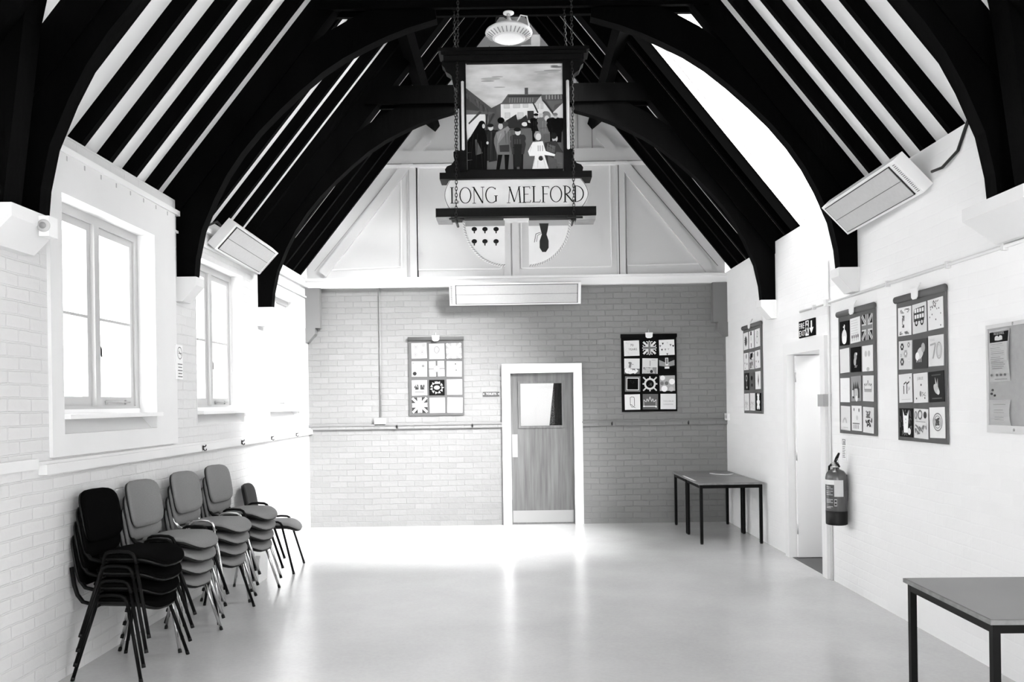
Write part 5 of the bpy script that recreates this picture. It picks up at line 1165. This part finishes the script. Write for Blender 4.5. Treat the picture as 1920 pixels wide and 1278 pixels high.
def memo(d, w, h):
    for v, a, b2 in ((.8, .2, .8), (.6, .25, .7), (.5, .22, .75), (.32, .27, .72), (.22, .27, .72)): d.rect(a * w, v * h, b2 * w, (v + .018) * h, 165)
a, b_ = on_x(1862, 700, XR).y, on_x(1902, 700, XR).y
paper(a, b_, on_x(1863, 716, XR).z, on_x(1863, 620, XR).z, 'poster', 'tall poster with a black open-book heading on the notice board', poster, 230)
paper(a + .005, b_, on_x(1862, 797, XR).z, on_x(1862, 749, XR).z, 'notice_sheet', 'plain white notice sheet with five printed lines on the notice board', memo, 232)
for i, (px, py) in enumerate(((1868, 731), (1866, 738), (1872, 741))):
    q = on_x(px, py, XR); m = MB(); m.lathe([(.006, 0), (.007, -.006), (.003, -.010)], (XR - .018, q.y, q.z), gm(70), 10, 'x'); tag(m.build('drawing_pin'), 'small dark drawing pin in the notice board between the two papers', 'pin', 'drawing pins in the felt')
# no smoking notice on the window wall
A_, B_ = on_x(328, 680, XL + .022), on_x(341, 680, XL + .022); zt, z0 = on_x(334, 647, XL).z, on_x(334, 711, XL).z
m = MB(); w, h = B_.y - A_.y, zt - z0; m.box(XL + .0, XL + .030, A_.y, B_.y, z0, zt, gm(238)); dd = Draw(m, LEFT((XL + .030, A_.y, z0)), .0006)
dd.ring(.55 * w, .76 * h, .33 * w, .006, 90); dd.line((.35 * w, .82 * h), (.75 * w, .70 * h), .006, 90); dd.rect(.35 * w, .74 * h, .78 * w, .765 * h, 120)
for i, s_ in enumerate(('IT IS', 'AGAINST', 'THE LAW', 'TO SMOKE', 'HERE')): pass
for i in range(5): dd.rect((.22 + .06 * (i % 2)) * w, (.42 - .09 * i) * h, (.88 - .05 * (i % 2)) * w, (.45 - .09 * i) * h, 130)
tag(m.build('notice_sign'), 'narrow white notice with a circle symbol below the sign arch', 'sign')
# cable clipped along the eaves over the first window, alarm by the front corbel
t = thing('eaves_cable', 'thin cable clipped along the wall top over the chair stacks', 'cable', (XL, 6, 3.19))
m = MB(); m.tube([(XL + .012, 4.9, 3.175), (XL + .012, 7.0, 3.175)], .006, M['galv'], n=6); m.build('cable', parent=t)
for k in range(9): m = MB(); m.box(XL, XL + .024, 5.1 + k * .22, 5.112 + k * .22, 3.16, 3.19, M['greybox']); m.build('cable_clip', parent=t)
q = on_x(86, 428, XL + .19); m = MB(); m.box(q.x - .001, q.x + .055, q.y - .07, q.y + .02, q.z - .055, q.z + .055, M['clip']); m.lathe([(.034, 0), (.034, -.008), (.026, -.012)], (q.x + .028, q.y - .07, q.z), gm(190), 20, 'y'); m.lathe([(.018, 0), (.018, -.018)], (q.x + .028, q.y - .07, q.z), gm(150), 16, 'y')
tag(m.build('motion_sensor', bevel=.008), 'white sensor box fixed beside the overhead front corbel on the window wall', 'sensor')

# ------------------------------------------------------------------ light
w = bpy.data.worlds.new('overcast'); sc.world = w; w.use_nodes = True
w.node_tree.nodes['Background'].inputs[0].default_value = (1, 1, 1, 1); w.node_tree.nodes['Background'].inputs[1].default_value = 5.0
def area(name, loc, direction, sx, sy, power=0, portal=False):
    l = bpy.data.lights.new(name, 'AREA'); l.shape = 'RECTANGLE'; l.size, l.size_y = sx, sy; l.energy = power
    if portal: l.cycles.is_portal = True
    o = bpy.data.objects.new(name, l); COL.objects.link(o); o.location = loc
    d = Vector(direction).normalized(); upv = Vector((0, 0, 1)); xa = upv.cross(d).normalized() if abs(d.z) < .99 else Vector((1, 0, 0)); ya = d.cross(xa)
    o.rotation_euler = Matrix((xa, d.cross(xa), -d)).transposed().to_euler() if False else (-d).to_track_quat('Z', 'Y').to_euler()
    return o
for i, (y0, y1, z0, z1) in enumerate(WIN_L): area('daylight_portal', (XL - .25, (y0 + y1) / 2, (z0 + z1) / 2), (1, 0, 0), y1 - y0, z1 - z0, portal=True)
area('daylight_portal', (XL - .25, 1.05, 1.95), (1, 0, 0), 1.3, 1.9, portal=True)
area('daylight_portal', (XR + .25, -.3, 1.95), (-1, 0, 0), 3.4, 1.9, portal=True)
for (a, b_, c, d_) in REAR_FILL_WIN: area('daylight_portal', ((a + b_) / 2, YR - .25, (c + d_) / 2), (0, 1, 0), b_ - a, d_ - c, portal=True)
so = area('daylight_portal', tuple((A + B) / 2 + Vector((0, (SKY_Y0 + SKY_Y1) / 2, 0)) + nR * .22), tuple(-nR), 1, 1, portal=True)
so.data.size, so.data.size_y = SKY_Y1 - SKY_Y0, Ls
so.rotation_euler = Matrix((Vector((0, 1, 0)), tR * -1 if Vector((0, 1, 0)).cross(-tR).dot(nR) > 0 else tR, nR)).transposed().to_euler()
sun = bpy.data.lights.new('hazy_sun', 'SUN'); sun.energy = 27.0; sun.angle = math.radians(39)
s_o = bpy.data.objects.new('hazy_sun', sun); COL.objects.link(s_o); s_o.location = (8, 4, 12)
s_o.rotation_euler = Vector((3.7, -3.1, 4.0)).to_track_quat('Z', 'Y').to_euler()
area('fill_beyond_door', (.2, YB + 1.6, 2.65), (0, 0, -1), .6, .6, 19)  # added fill light to brighten the view through the pane, no real fitting
area('fill_in_passage', (XR + .9, 8.3, 2.38), (0, 0, -1), .4, .4, 6)  # added fill light so the open leaf is not dim, no real fitting

# ------------------------------------------------------------------ camera and view
cam = bpy.data.cameras.new('camera'); co = bpy.data.objects.new('camera', cam); COL.objects.link(co)
cam.sensor_width = 36; cam.sensor_fit = 'HORIZONTAL'; cam.lens = FPX / 1920 * 36
cam.shift_x = -(VX - 960) / 1920; cam.shift_y = (VY - 639) / 1920; cam.clip_start = .05
co.matrix_world = Matrix.Translation((0, 0, CAMZ)) @ Matrix.Rotation(PI / 2, 4, 'X') @ Matrix.Rotation(-math.atan(ROLL), 4, 'Z')
sc.camera = co
sc.view_settings.view_transform = 'Standard'; sc.view_settings.look = 'None'; sc.view_settings.gamma = 1; sc.view_settings.exposure = 1.2
sc.view_settings.use_curve_mapping = False
sc.cycles.use_denoising = True; sc.cycles.max_bounces = 10; sc.cycles.diffuse_bounces = 6; sc.cycles.transparent_max_bounces = 12
sc.cycles.sample_clamp_indirect = 8
